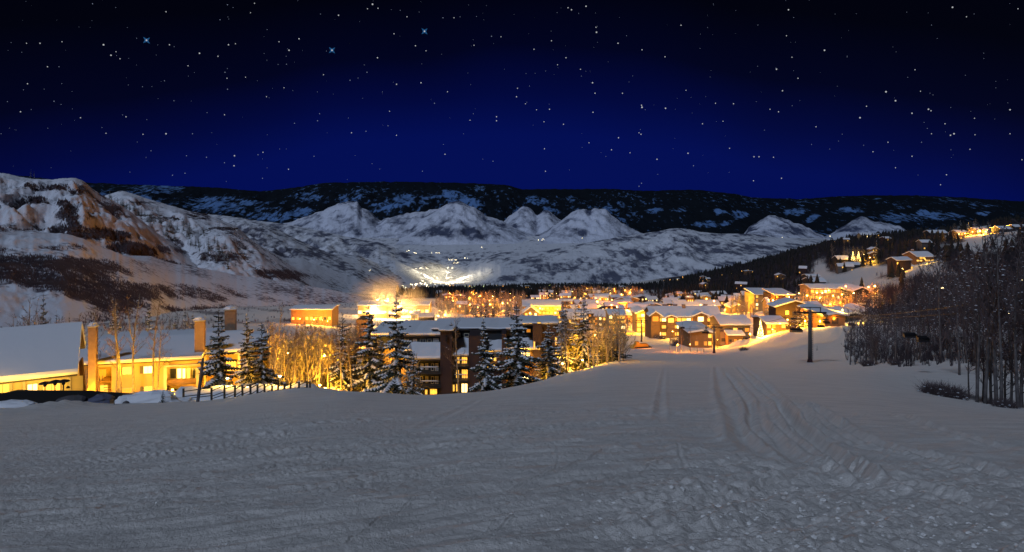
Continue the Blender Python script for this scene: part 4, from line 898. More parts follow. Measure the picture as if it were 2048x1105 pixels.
def heap(name, label, cat, px, py, d, w_, h_, m_, seed, dep=1.0):
    rn = random.Random(seed); p = Vector(P(px, py, d)); b = MB(); n, k = 12, 6; o = 0; vs = []
    for j in range(k+1):
        v = j/k
        for i in range(n): a = 6.283*i/n; r_ = math.cos(v*1.45)**.6*(1+.22*(rn.random()-.5)); vs.append((w_/2*r_*math.cos(a)+.1*w_*v, dep*r_*math.sin(a), h_*math.sin(v*1.5)*(1+.15*(rn.random()-.5))-.25))
    fs = [(j*n+i, j*n+(i+1) % n, (j+1)*n+(i+1) % n, (j+1)*n+i) for j in range(k) for i in range(n)]+[tuple(k*n+i for i in range(n))]
    b.poly(vs, fs); return tag(b.build(name, m_, None, loc=tuple(p)), label, cat)
heap('tarpaulin', 'crumpled grey tarpaulin heaped against the black wall', 'tarpaulin', 140, 813, 55.5, 3.0, 1.1, TARP, 1); heap('tarpaulin', 'blue grey tarpaulin cover, right of the crumpled grey one', 'tarpaulin', 200, 808, 56, 2.4, 1.0, TARP2, 2)
heap('snow_heap', 'low snow drift lying at the left end of the black wall', 'snow drift', 20, 815, 55, 4.4, .75, SNOW, 3); heap('snow_heap', 'small snow drift under the patio heaters', 'snow drift', 100, 816, 55.0, 3.0, .55, SNOW, 13); heap('snow_heap', 'rounded snow heap in front of the ochre house', 'snow drift', 300, 806, 53, 4.6, 1.15, SNOW, 4); heap('snow_heap', 'small lumpy snow heap left of the rounded heap', 'snow drift', 248, 812, 53, 1.8, 1.05, SNOW, 5, .7)
heap('snow_heap', 'snow heap at the foot of the leaning pole', 'snow drift', 352, 808, 55, 3.0, .7, SNOW, 6)
e_ = tag(empty('snow_boulder', P(252, 808, 52)), 'dark rock poking out of the snow heap by the black wall', 'rock'); b = MB(); b.lump((0, 0, 0), .28, .25, .25, None, 7); b.build('rock', DARKBARK, e_)
tree('lowspruce', 1, P(325, 811, 50), 1.15, 'tiny dark fir sapling on the rounded snow heap', cat='sapling', wscale=1.6)
# little black frame and rope barrier
e_ = tag(empty('tube_frame', P(40, 835, 45)), 'black square tube frame half buried in snow at lower left', 'frame')
b = MB(); b.bar((-.42, 0, -.3), (-.42, 0, .5), .035); b.build('upright', METAL, e_); b = MB(); b.bar((-.42, 0, .5), (.42, .2, .5), .035); b.build('crossbar', METAL, e_); b = MB(); b.bar((.42, .2, .5), (.42, .2, .3), .035); b.build('upright', METAL, e_)
e_ = tag(empty('rope_barrier', P(185, 826, 47)), 'sagging rope between two thin posts beside the tarpaulins', 'barrier')
A, C_ = Vector((-1.4, 0, 0)), Vector((1.35, .3, .25))
for q in (A, C_): b = MB(); b.bar(q+Vector((0, 0, -.4)), q+Vector((0, 0, .75)), .03); b.build('post', METAL, e_)
b = MB(); pp = [A+(C_-A)*t+Vector((0, 0, .7-.5*t*(1-t))) for t in [i/8 for i in range(9)]]; b.tube(pp, [.02]*9, 4); b.build('rope', METAL, e_)

# ================================================================ chair lift
GALV = mat('galvanised_steel', (0.10, 0.10, 0.105), .55, metallic=.4, noise=(3, .6, (.06, .055, .055))); REDB = mat('red_brown_base', (0.05, 0.022, 0.028), .7)
T1 = at(1620, 127, .2); T2 = at(1428, 236, .2); T3 = at(1283, 340, .2)
LD_ = Vector((T2.x-T1.x, T2.y-T1.y, 0)).normalized(); SD = Vector((LD_.y, -LD_.x, 0)); rz = math.atan2(SD.y, SD.x)
def tower(p, h, label):
    e_ = tag(empty('lift_tower', p, rz), label, 'ski lift tower', 'chair lift towers')
    b = MB(); b.tube([(0, 0, -.5), (0, 0, .35), (0, 0, .9)], [.62, .55, .40], 10); b.build('base', REDB, e_)
    b = MB(); b.tube([(0, 0, .9), (0, 0, h*.3), (0, 0, h)], [.38, .36, .30], 12); b.build('pole', GALV, e_, True)
    b = MB(); b.box(-2.95, 2.95, -.17, .17, h-.60, h-.32); b.build('crossarm', METAL, e_)
    b = MB(); b.box(-2.0, 2.0, -.07, .07, h+.42, h+.56)
    for x in (-1.9, 0, 1.9): b.box(x-.07, x+.07, -.06, .06, h-.28, h+.42)
    b.build('lifting_frame', METAL, e_)
    for x in (-2.75, 2.75):
        s_ = MB(); s_.box(x-.10, x+.10, -1.5, 1.5, h-.82, h-.66); a_ = s_.build('sheave_beam', GALV, e_)
        for k in range(6):
            s2 = MB(); y = -1.25+k*.5; s2.tube([(x-.06, y, h-.95), (x+.06, y, h-.95)], [.2, .2], 9); s2.build('sheave', METAL, a_)
        s3 = MB(); s3.box(x-.75, x+.55, -.9, .9, h-1.75, h-1.70) if x < 0 else s3.box(x-.5, x+.5, -.9, .9, h-1.75, h-1.70)
        for yy in (-.85, .85): s3.bar((x, yy, h-1.7), (x, yy, h-.7), .03)
        s3.build('work_platform', GALV, e_)
    b = MB(); 
    for k in range(int(h/.35)): b.box(.36, .52, -.14, .14, .9+k*.35, .93+k*.35)
    b.box(.50, .53, -.16, -.13, .9, h); b.box(.50, .53, .13, .16, .9, h); b.build('ladder', GALV, e_)
    return e_
tower(T1, 10.2, 'tall dark chair lift tower nearest the camera on the snow slope'); tower(T2, 10.0, 'middle chair lift tower beside the snow bank, in front of the gabled lodge'); tower(T3, 11.5, 'farthest small chair lift tower beside the yellow snow groomer')
T0 = T1-LD_*75+Vector((0, 0, 15)); T4 = T3+LD_*120+Vector((0, 0, -22))
for sd, nm in ((-2.75, 'left'), (2.75, 'right')):
    ctr = [T0, T1, T2, T3, T4]; pts = []
    for a, c in zip(ctr[:-1], ctr[1:]):
        for i in range(8): t = i/8; q = a.lerp(c, t)+SD*sd+Vector((0, 0, 9.25-4*1.2*t*(1-t))); pts.append(q)
    b = MB(); b.tube(pts, [.045]*len(pts), 4); o = b.build('haul_cable', METAL); tag(o, 'thin steel haul cable on the %s hand side of the lift line' % nm, 'cable')
def chair(p, label, w_=2.0, rot=0):
    e_ = tag(empty('lift_chair', p, rz+rot), label, 'ski lift chair', 'chairs hanging on the lift')
    b = MB(); b.tube([(0, 0, 0), (0, 0, 1.4), (0, -.15, 2.1)], [.03, .03, .03], 5); b.build('hanger', METAL, e_)
    b = MB(); b.box(-w_/2, w_/2, -.25, .25, -.5, -.36); b.build('seat', METAL, e_)
    b = MB(); b.box(-w_/2, w_/2, .25, .32, -.34, .12); b.build('backrest', METAL, e_)
    b = MB(); b.box(-w_/2-.04, -w_/2, -.3, .3, -.5, 0); b.box(w_/2, w_/2+.04, -.3, .3, -.5, 0); b.box(-w_/2, w_/2, -.02, .02, -.02, .03); b.build('frame', METAL, e_)
for (px, py, d, lb, w_) in ((1820, 668, 91, 'empty lift chair hanging in front of the snowy trees, left of the pair', 1.5), (1846, 675, 76, 'empty lift chair hanging in front of the snowy trees, right of the pair', 1.1), (1592, 659, 121, 'dark lift chair just left of the nearest tower', 2.1), (1411, 664, 215, 'lift chair left of the middle tower, before the gabled lodge', 2.2), (1653, 644, 185, 'tiny lift chair above the snow knoll, upper of two', 1.7), (1642, 652, 182, 'tiny lift chair above the snow knoll, lower of two', 1.7), (1703, 648, 170, 'tiny lift chair beside the dark wood edge', 1.4), (1365, 655, 250, 'lift chair hanging before the orange gabled lodge', 1.5)):
    chair(Vector(P(px, py, d)), lb, w_)
# groomer machine
g = on(1283, 697); e_ = tag(empty('snow_groomer', g, .2), 'yellow lit snow groomer parked beside the farthest lift tower', 'snow groomer')
YEL = mat('yellow_paint', (0.55, 0.30, 0.04), .5)
b = MB(); b.box(-3.6, 2.6, -1.3, 1.3, .9, 1.7); b.box(-1.2, 2.4, -1.1, 1.1, 1.7, 2.0); b.build('body', YEL, e_); b = MB(); b.poly([(-3.0,-1.2,1.7),(-1.2,-1.2,1.7),(-1.2,1.2,1.7),(-3.0,1.2,1.7),(-2.8,-1,3.0),(-1.4,-1,3.0),(-1.4,1,3.0),(-2.8,1,3.0)], [(0,3,2,1),(4,5,6,7),(0,1,5,4),(1,2,6,5),(2,3,7,6),(3,0,4,7)]); b.build('cab', YEL, e_)
for y in (-1.5, 1.5): b = MB(); b.extrude([(-3.4, .5), (-2.8, 0), (2.0, 0), (2.7, .5), (2.0, 1.0), (-2.8, 1.0)], y-.45, y+.45, 'y'); b.build('track', METAL, e_)
b = MB(); b.extrude([(-4.6, 0), (-4.0, .1), (-3.9, 1.3), (-4.3, 1.3)], -2.2, 2.2, 'y'); b.build('blade', YEL, e_); b = MB(); b.box(2.8, 4.2, -2, 2, .1, .7); b.build('tiller', METAL, e_)
glow(e_, (-.5, -5, 3.2), 900, ORANGE, .2)
WOODC = mat('far_conifers', (0.018, 0.020, 0.018), .9, noise=(.05, .8, (0.034, 0.03, 0.03))); WOODB = mat('far_bare_trees', (0.10, 0.08, 0.088), .9, noise=(.03, .8, (0.055, 0.045, 0.052))); SCRUB = mat('scrub_oak', (0.075, 0.058, 0.072), .9, noise=(.05, .8, (0.13, 0.10, 0.10)))
# ================================================================ the village
VG = 'snow roofed buildings of the village'
K = dict(snow=.7, ov=1.0)
vill = []
def V(label, px0, px1, base, eave, ridge, **k):
    for a, b_ in K.items(): k.setdefault(a, b_)
    o = HB(k.pop('name', 'village_house'), label, px0, px1, base, eave, ridge, **k); vill.append((o, px0, px1, base)); return o
H1 = V('long hotel wing with row of brown chimneys and bright balcony windows', 1303, 1442, 676, 636, 614, dep=18, wall=W_WOOD, cols=14, rows=3, wins='ywyoyywoydywoyw.yoywyyodyywoy', ww=2.4, wh=1.8, chim=((-.85,.1,1.5,2.2),(-.5,.1,1.5,2.2),(-.2,.1,1.5,2.2),(.02,-.2,1.8,1.6),(.7,.1,1.5,1.8)), balc=True, cat='hotel', name='hotel_wing')
def gabled(px0, px1, base, eave, ridge, d, label, pane='w', dep=6, wall=W_WOOD, cat='gabled bay', **k):
    return V(label, px0, px1, base, eave, ridge, d=d, dep=dep, roof='gy', wall=wall, gable_win=(3.2, 2.6, pane), cat=cat, **k)
dh = hit(1372, 676)
gabled(1388, 1415, 676, 633, 624, dh-2.5, 'brightly lit gabled entrance bay of the long hotel', 'w', name='gabled_bay'); gabled(1334, 1350, 676, 636, 629, dh-2.2, 'small gabled bay left on the long hotel front', 'y', name='gabled_bay'); gabled(1302, 1320, 680, 632, 622, dh-3, 'wooden gabled end pavilion at the left end of the hotel', 'o', name='gabled_bay')
H2 = V('upper hotel with row of tall windows and square lookout tower', 1350, 1440, 628, 613, 601, dep=16, wall=W_OCHRE, cols=14, rows=1, wins='yyyoyyyyyoyyy.', ww=1.8, wh=2.6, cat='hotel', name='hotel_wing')
q = Vector(H2.location); b = MB(); tx = (1384-1395)/F*q.y
zt = -(594-HY)/F*q.y-q.z; b.box(tx-3.2, tx+3.2, -3, 3, 0, zt-.8); b.build('tower', W_WOOD, H2); b = MB(); b.box(tx-3.8, tx+3.8, -3.7, 3.7, zt-.78, zt-.3); o = b.build('tower_roof', ROOFM, H2); b = MB(); b.lump((tx, 0, zt), 4.2, 4.2, 1.3, None, 8); b.build('snow_cap', SNOW, o)
for x in (-1.8, 0, 1.8): window(H2, tx+x, -3.05, zt-4.2, 1.1, 2.0, 'y', 1, simple=True)
V('dark brown chalet right of the hotel with low snowy porch roof', 1441, 1500, 690, 652, 632, dep=16, wall=W_GREY, cols=5, rows=2, wins='dpddd.dydo', ww=2.0, wh=1.6, name='chalet')
V('small snow roofed annexe in front of the dark brown chalet', 1456, 1486, 690, 673, 662, d=hit(1470, 690)-4, dep=8, wall=W_WOOD, cols=3, wins='doy', ww=1.2, wh=1.2, name='chalet_annexe', cat='annexe')
V('orange lit gabled lodge behind the middle lift tower', 1380, 1424, 696, 667, 653, dep=20, roof='gy', wall=W_WOOD, cols=5, rows=2, wins='.o.oy....y', ww=1.5, wh=1.8, name='gabled_lodge', cat='lodge')
V('four storey apartment block standing high at the forest edge, left half glowing', 1509, 1549, 622, 591, 582, dep=22, wall=W_OCHRE, cols=4, rows=4, wins='y.w.w.yyo.yyy.wo', ww=1.8, wh=2.2, roof='shed', name='apartment_block', cat='apartment block')
V('brown right half of the high apartment block with few lit windows', 1549.5, 1588, 622, 592, 583, dep=22, wall=W_BROWN, cols=4, rows=4, wins='...y..o.y...o.y.', ww=1.6, wh=2.0, roof='shed', name='apartment_block', cat='apartment block')
V('small snow roofed porch building before the high apartment block', 1536, 1566, 626, 610, 596, d=hit(1548, 622)-14, dep=10, wall=W_OCHRE, cols=3, wins='yoy', ww=1.6, wh=1.8, name='porch_house')
V('wide snow roofed condominium glowing above the knoll', 1621, 1706, 602, 579, 569, dep=18, wall=W_OCHRE, cols=10, rows=2, wins='yywo.ywyyoyyywyyoywy', ww=2.4, wh=2.2, balc=True, name='condominium', cat='condominium')
V('unlit dark end of the wide condominium above the knoll', 1706.5, 1740, 603, 583, 572, dep=16, roof='gy', wall=W_DARK, cols=2, rows=1, wins='do', ww=2.0, wh=1.6, name='condominium', cat='condominium')
V('snow roofed lodge right of the lit Christmas tree', 1533, 1572, 672, 650, 634, dep=16, wall=W_WOOD, cols=4, rows=2, wins='oy.oyo.y', ww=1.6, wh=1.5, name='lodge', cat='lodge')
V('brown gabled cabin behind the snow knoll', 1650, 1690, 648, 633, 621, dep=22, roof='gy', wall=W_WOOD, cols=3, wins='.d.', ww=2.6, wh=2.4, name='cabin', cat='cabin', d=262)
V('dark cabin half hidden at the wood edge, first right of the brown cabin', 1694, 1722, 641, 631, 622, dep=14, d=285, roof='gy', wall=W_DARK, name='cabin', cat='cabin'); V('dark cabin half hidden at the wood edge, second right of the brown cabin', 1724, 1750, 634, 625, 617, dep=14, d=300, roof='gy', wall=W_DARK, name='cabin', cat='cabin'); V('dark cabin farthest right along the wood edge', 1752, 1778, 628, 621, 613, dep=14, d=310, wall=W_DARK, name='cabin', cat='cabin')
V('yellow lit condominium left of the hotel, behind the farthest lift tower', 1218, 1250, 672, 632, 620, dep=14, wall=W_OCHRE, cols=4, rows=4, wins='yywyoyywyyoyw.yy', ww=2.0, wh=1.8, balc=True, name='condominium', cat='condominium')
V('yellow lit condominium with gabled front next to the hotel end', 1274, 1297, 666, 628, 617, dep=16, roof='gy', wall=W_OCHRE, cols=3, rows=4, wins='yoyyywoyyywy', ww=2.0, wh=1.8, name='condominium', cat='condominium')
V('broad low snow roof with yellow wall left of the tall spruces', 1046, 1122, 640, 614, 601, dep=22, wall=W_OCHRE, cols=10, rows=3, wins='yywyoywyyyyyowyyyywyoyyywyyoyy', ww=1.8, wh=1.6, balc=True, name='condominium', cat='condominium')
V('snow roofed house at the left end of the yellow condominium', 1048, 1076, 645, 626, 612, dep=12, d=hit(1084, 640)-12, roof='gy', wall=W_OCHRE, cols=3, rows=2, wins='wywyyw', ww=1.8, wh=1.8, name='condominium', cat='condominium')
V('low orange building with red fascia on the left hillside', 582, 664, 638, 621, 613, dep=16, wall=W_WOOD, rmat=W_RED, cols=9, rows=1, wins='yo.yyoydy', ww=1.6, wh=1.8, name='hillside_lodge', cat='lodge', d=430)
V('pump house with long lit hall amid the steam', 716, 792, 640, 612, 603, dep=24, wall=W_OCHRE, cols=10, rows=1, wins='wywwywwyww', ww=3.2, wh=2.8, name='lit_hall', cat='hall', d=hit(750, 636)); V('second lit hall right of the steam plume', 800, 858, 632, 612, 604, dep=20, wall=W_OCHRE, cols=7, rows=1, wins='wwywwyw', ww=3, wh=2.6, name='lit_hall', cat='hall')
V('small yellow cube shaped house under the steam plume', 822, 836, 648, 631, 628, dep=8, wall=W_CREAM, cols=2, wins='yy', ww=1.8, wh=1.8, roof='shed', name='small_house'); V('dark flat roofed shed beside the yellow cube house', 838, 866, 650, 636, 632, dep=10, wall=W_DARK, roof='shed', name='shed', cat='shed')
V('snow covered gabled house on the slope above the bright lamps', 1196, 1222, 618, 610, 603, dep=14, wall=W_GREY, name='village_house'); V('wide snow roofed building above the hotel tower', 1440, 1497, 612, 603, 594, dep=20, wall=W_OCHRE, cols=7, wins='yo.yd.y', ww=2, wh=2, name='village_house')
V('snow roofed house among orange trees above the dark chalet', 1462, 1490, 626, 616, 606, dep=14, roof='gy', wall=W_WOOD, cols=3, wins='oyo', ww=1.8, wh=1.8, name='village_house')
# hillside villas on the right
V('lit villa on the open shoulder of the right hillside', 1833, 1868, 525, 515, 504, dep=20, wall=W_WOOD, cols=6, rows=2, wins='yy.yyy.yy...', ww=2.4, wh=2.0, name='villa', cat='villa', chim=((-.7, 0, 2, 2),))
V('dark villa below the lit one with a single lamp', 1800, 1826, 541, 534, 525, dep=16, wall=W_DARK, cols=4, wins='...y', ww=2.4, wh=2, name='villa', cat='villa'); V('snow roofed villa beside the two lit Christmas trees', 1676, 1700, 528, 520, 512, dep=16, wall=W_DARK, cols=3, wins='.d.', ww=2, wh=2, name='villa', cat='villa')
V('dark house with flat snow roof in the right hand woods', 1615, 1640, 562, 554, 549, dep=14, wall=W_DARK, cols=3, wins='d.d', name='villa', cat='villa', ww=2, wh=2); V('large white roof of a house below the woodland clearing', 1620, 1652, 571, 565, 556, dep=18, wall=W_DARK, name='villa', cat='villa'); V('dark low house under the two lit Christmas trees', 1696, 1722, 538, 531, 525, dep=14, wall=W_DARK, cols=4, wins='.y..', ww=2, wh=2, name='villa', cat='villa')
V('long low house on the ridge at the right end', 2030, 2062, 462, 455, 450, dep=16, wall=W_DARK, cols=5, wins='.o.y.', ww=3, wh=2.4, name='villa', cat='villa'); V('glowing house on the ridge among orange trees', 1952, 1974, 468, 461, 456, dep=16, wall=W_OCHRE, cols=4, wins='wyyw', ww=3, wh=2.6, name='villa', cat='villa'); V('pale roofed house on the ridge right of the glowing one', 2000, 2024, 465, 459, 453, dep=16, wall=W_DARK, name='villa', cat='villa'); V('small house with two lamps on the ridge, left of the glowing one', 1914, 1934, 473, 466, 461, dep=14, wall=W_WOOD, cols=3, wins='wyo', ww=3, wh=2.6, name='villa', cat='villa')
V('house with three bright lamps at the foot of the white peak', 1722, 1748, 479, 471, 466, dep=16, wall=W_OCHRE, cols=3, wins='www', ww=4, wh=3.6, name='villa', cat='villa', d=1450); V('pale roofs on the far right ridge left of the lit cluster', 1860, 1895, 474, 467, 461, dep=16, wall=W_DARK, name='villa', cat='villa')
# smaller village houses, one by one
rs = random.Random(31); WL = [W_WOOD, W_OCHRE, W_GREY, W_WOOD, W_BROWN]
small = []
for (x0, x1, y0, y1, n) in ((870, 1000, 590, 628, 6), (1000, 1120, 578, 606, 10), (1100, 1290, 578, 614, 22), (1120, 1290, 612, 640, 9), (1290, 1350, 598, 640, 9), (1340, 1505, 596, 612, 10), (1130, 1300, 602, 650, 12), (1000, 1270, 572, 580, 12), (1330, 1420, 560, 580, 5), (1440, 1640, 548, 585, 4), (1600, 1860, 490, 560, 5), (1575, 1640, 640, 660, 3), (1150, 1215, 640, 668, 4), (1600, 1800, 474, 490, 5)):
    for i in range(n):
        px = rs.uniform(x0, x1); py = rs.uniform(y0, y1); d = hit(px, py); wd = rs.uniform(10, 18); dep = rs.uniform(7, 11); dark = px > 1420 or d > 2600
        o = house('small_house', '', 'house', px, py, wd, dep, rs.uniform(6, 10), rs.uniform(1.4, 2.8), roof=rs.choice(['gx', 'gx', 'gy']), wall=rs.choice(WL), d=d, rot=rs.uniform(-.5, .5), snow=.5, ov=.8, cols=5, rows=2,
                  wins=''.join(rs.choice('yyow..d' if not dark else 'y....d.') for _ in range(10)), ww=1.6, wh=1.8, zoff=0)
        small.append((o, px, py, d))
def area(px, py):
    if px > 1590: return ('small snow roofed house among dark woods on the right hillside', 'small houses in the hillside woods')
    if px > 1290: return ('small snow roofed house at the upper edge of the village near the forest', 'small houses by the forest edge')
    if py < 581: return ('far small house at the valley end of the village', 'far houses at the valley end')
    if px < 1000: return ('small snow roofed house among orange lit trees left of the village', 'small houses among the orange trees')
    return ('small snow roofed house crowded in the middle of the village', 'small houses in the middle of the village')
ORD = ['leftmost', 'second', 'third', 'fourth', 'fifth', 'sixth', 'seventh', 'eighth', 'ninth', 'tenth', 'eleventh', 'twelfth', 'thirteenth', 'fourteenth', 'fifteenth', 'sixteenth', 'seventeenth', 'eighteenth', 'nineteenth', 'twentieth']
def nth(i): return (ORD[i]+('' if i == 0 else ' from the left')) if i < 20 else '%d%s from the left' % (i+1, {1: 'st', 2: 'nd', 3: 'rd'}.get((i+1) % 10, 'th') if (i+1) % 100 not in (11, 12, 13) else 'th')
_g = {}
for o, px, py, d in sorted(small, key=lambda q: q[1]):
    lb, gr = area(px, py); _g.setdefault(gr, []).append(o); o['label'] = lb.replace('small snow roofed house', 'small snowy house,')[:0]+'small snow roofed house, '+nth(len(_g[gr])-1)+', '+gr.replace('small houses ', '').replace('far houses ', 'far off '); o['group'] = gr

# ================================================================ lamps and their light
NL = [0]
def L(px, py, h, pw, label, col=WARM, group=None, size=.3, d=None, dy=0):
    p = at(px, d) if d else on(px, py); NL[0] += 1
    return lamp((p.x, p.y-dy, p.z), h, pw, label, col, group, size)
CREAM = (1.0, .56, .18)
GLOW = [ # px, py, height, power, colour, globe
 (1398,640,8,9000,WARM2,.8,330),(1365,660,6,6000,WARM,.6,0),(1325,668,6,7000,WARM,.6,0),(1345,680,5,4000,WARM,.5,0),(1405,690,5,4200,ORANGE,.4,0),(1435,696,4,2400,ORANGE,.35,0),(1380,703,3,1400,ORANGE,.3,0),(1355,705,3,1500,ORANGE,.25,0),
 (1230,668,8,8000,WARM,.6,0),(1245,650,8,6000,WARM,.6,0),(1285,668,7,8000,WARM,.7,0),(1262,640,8,6000,ORANGE,.5,0),(1300,640,10,7000,ORANGE,.5,0),(1205,650,7,5000,ORANGE,.5,0),
 (1085,642,10,14000,WARM,.6,0),(1060,646,8,9000,WARM,.7,0),(1115,640,9,9000,WARM,.6,0),(1400,625,8,9000,WARM,.6,0),(1370,626,8,7000,WARM,.6,0),(1430,628,8,8000,WARM,.6,0),(1478,628,8,9000,WARM,.8,0),(1490,610,8,9000,ORANGE,.7,0),(1450,640,8,6000,WARM,.6,0),
 (1520,622,9,8000,WARM,.7,0),(1540,628,8,9000,ORANGE,.7,0),(1512,606,14,6000,WARM,.7,0),(1590,620,9,9000,ORANGE,.7,0),(1590,640,8,9000,WARM,.9,0),(1600,655,7,9000,WARM,1.0,0),(1614,640,8,9000,WARM,.9,0),(1610,665,5,4500,WARM,.7,0),
 (1560,673,6,5000,ORANGE,.5,0),(1545,676,4,3000,WARM,.5,0),(1575,664,6,5000,WARM,.6,0),(1500,690,5,2600,WARM,.4,0),
 (1632,606,8,26000,WARM2,1.6,0),(1650,600,7,12000,WARM2,1.0,0),(1672,600,7,9000,WARM,.8,0),(1700,600,6,8000,WARM,.8,0),(1640,612,6,10000,WARM2,1.2,0),(1660,628,6,5000,ORANGE,.6,0),(1700,622,6,7000,ORANGE,.4,0),(1725,618,6,7000,ORANGE,.4,0),(1745,614,6,6000,ORANGE,.4,0),(1680,625,6,6000,ORANGE,.4,0),(1625,628,6,7000,ORANGE,.6,0),(1668,650,4,900,ORANGE,.2,262),(1685,652,7,5200,WARM2,.5,0),(1640,668,5,1800,WARM2,.4,0),
 (895,600,9,30000,WARM2,1.6,0),(905,608,9,24000,ORANGE,1.0,0),(920,600,9,20000,ORANGE,1.0,0),(940,607,9,20000,ORANGE,1.0,0),(960,603,9,18000,ORANGE,1.0,0),(985,609,9,18000,ORANGE,1.0,0),(1005,622,9,16000,WARM,1.2,0),(1020,612,8,14000,ORANGE,.9,0),(940,625,8,12000,ORANGE,.9,0),(965,622,8,13000,ORANGE,.9,0),(985,630,8,10000,ORANGE,.8,0),(915,618,8,13000,ORANGE,.9,0),(1045,600,8,14000,ORANGE,.9,0),
 (1120,585,9,36000,ORANGE,1.4,0),(1135,594,9,24000,WARM,1.2,0),(1160,590,9,26000,ORANGE,1.2,0),(1203,596,9,30000,WARM2,1.6,0),(1180,588,9,24000,ORANGE,1.2,0),(1230,592,9,22000,ORANGE,1.2,0),(1215,602,8,18000,WARM,1.1,0),(1243,598,8,18000,WARM,1.2,0),(1260,596,8,14000,ORANGE,1.0,0),(1190,610,7,9000,WARM,.9,0),(1100,600,8,14000,ORANGE,.9,0),(1150,606,8,12000,ORANGE,.9,0),(1170,625,8,7000,ORANGE,.7,0),(1250,625,8,7000,ORANGE,.6,0),
 (730,632,8,16000,CREAM,1.0,0),(748,636,7,16000,CREAM,1.2,0),(770,640,7,20000,CREAM,1.6,0),(790,640,6,20000,CREAM,1.6,0),(808,634,7,24000,CREAM,1.6,0),(828,624,7,16000,CREAM,1.4,0),(850,628,7,12000,CREAM,1.2,0),(760,618,10,22000,CREAM,1.2,0),(880,632,6,9000,CREAM,1.0,0),(845,616,8,14000,CREAM,1.0,0),(870,640,5,7000,CREAM,1.0,0),
 (628,640,4,5200,WARM2,.7,424),(645,636,4,3200,WARM,.5,425),(600,634,4,3000,ORANGE,.5,425),(655,645,4,2600,WARM,.5,415),
 (1960,470,6,26000,WARM2,1.8,0),(1945,472,6,12000,ORANGE,1.2,0),(1975,468,6,12000,ORANGE,1.2,0),(1930,474,5,9000,WARM,1.2,0),(1915,476,5,6000,WARM2,1.2,0),(1990,466,5,9000,ORANGE,1.0,0),
 (1690,526,6,7000,WARM,.8,0),(1740,524,6,16000,WARM,.8,0),(1728,520,8,14000,WARM,.8,0),(1748,530,5,2500,WARM2,.7,0),(1850,529,5,1800,WARM2,.6,0),(1805,546,4,1500,WARM,.8,0)]
for i, (px, py, h, pw, c, g, d) in enumerate(GLOW):  # posts are added to carry the point lights behind the village glow
    pl = 'lit_hall' 
    lb = 'village lamp, added post ' + ('beside the steaming halls on the left' if px < 890 and px > 700 else 'in front of the red fascia lodge' if px < 700 else 'among orange trees left of the yellow condominium' if px < 1050 and py < 632 else 'in the crowded middle of the village' if px < 1290 else 'before the hotel wings' if px < 1450 else 'around the high apartment block and knoll' if px < 1590 else 'on the right ridge' if py < 480 else 'by the hillside villas' if py < 550 else 'below the glowing condominium by the knoll')
    L(px, py, h*.9, pw*(2.8 if py > 605 or px > 1500 else 2.3)*(1.1 if 890 < px < 1050 else 1), lb, c, 'village lamps ' + lb.split('post ')[1], g*.38, d=d or None)
rl2 = random.Random(99)  # lamps added at random to strengthen the village glow
for (x0, x1, y0, y1, n, pw, where) in ((880, 1045, 592, 632, 16, 17000, 'among orange trees left of the yellow condominium'), (1090, 1285, 584, 604, 18, 20000, 'along the upper village lanes'), (1120, 1300, 606, 668, 16, 13000, 'left of the long hotel'), (1300, 1440, 604, 640, 8, 10000, 'behind the hotel roofs'), (1575, 1760, 612, 626, 12, 9000, 'in the tree row under the glowing condominium'), (1530, 1625, 615, 665, 8, 9000, 'between apartment block and near lift tower')):
    for i in range(n):
        L(rl2.uniform(x0, x1), rl2.uniform(y0, y1), rl2.uniform(9, 13), pw*rl2.uniform(.5, 1.5), 'added orange lamp ' + where, rl2.choice((ORANGE, ORANGE, WARM)), 'added orange lamps ' + where, .35)
for (px, py, d, h, pw, lb) in ((183, 792, 92.5, 1.2, 300, 'garden lantern glaring at the foot of the tall yellow chimney'), (345, 786, 92, 1.0, 300, 'bright lantern in the snow before the recessed balcony'), (458, 776, 80, 1.2, 700, 'bright lantern under the big spruce behind the ramp'), (495, 775, 82, 1.0, 330, 'lantern glowing between two dark spruces'), (590, 770, 84, 1.0, 900, 'lantern lighting the snow before the aspen grove'), (640, 768, 86, 1.2, 900, 'lantern inside the left aspen grove'), (672, 772, 88, 1.2, 1100, 'lantern at the right end of the left aspen grove'), (565, 765, 92, 1.2, 1200, 'lantern deep in the left aspen grove'), (1048, 768, 84, 1.0, 420, 'lantern in the snow hollow under the snowy spruce'), (1125, 735, 96, 1.6, 800, 'lantern between aspens at the right of the dark block'), (1165, 738, 98, 1.4, 800, 'lantern behind the right aspen clump'), (1205, 725, 112, 1.4, 500, 'lantern behind the round dark spruce')):
    p = at(px, d); lamp(p, h, pw*2.0, lb, WARM, None, .16)
for (px, py, lb) in ((455, 774, 'bright lantern on the snow bank behind the ramp railing, left one'), (560, 770, 'added lantern on the snow bank behind the ramp railing, right one')):
    lamp(Vector(P(px, py+2, 62.3)), .9, 520, lb, WARM2, None, .13)  # the right lantern is added to light the snow bank
# lamps added to brighten the aspen groves and the trees behind the houses
for (px, d, h, pw) in ((560, 83, .8, 500), (605, 83, .8, 600), (650, 83, .8, 600), (690, 84, .8, 500), (575, 96, 6, 2200), (610, 98, 6, 2400), (650, 98, 6, 2400), (685, 100, 6, 2200), (725, 97, 5, 1400), (1130, 104, 6, 1500), (1160, 106, 6, 1500), (1190, 112, 5, 1200), (240, 112, 7, 1600), (300, 113, 7, 1500), (365, 112, 7, 1300), (120, 108, 4, 500), (25, 110, 4, 500)):
    lamp(at(px, d), h, pw*1.7, 'added yard lamp brightening the aspens and the trees behind houses', WARM, 'added lamps in the groves and behind the houses', .22)

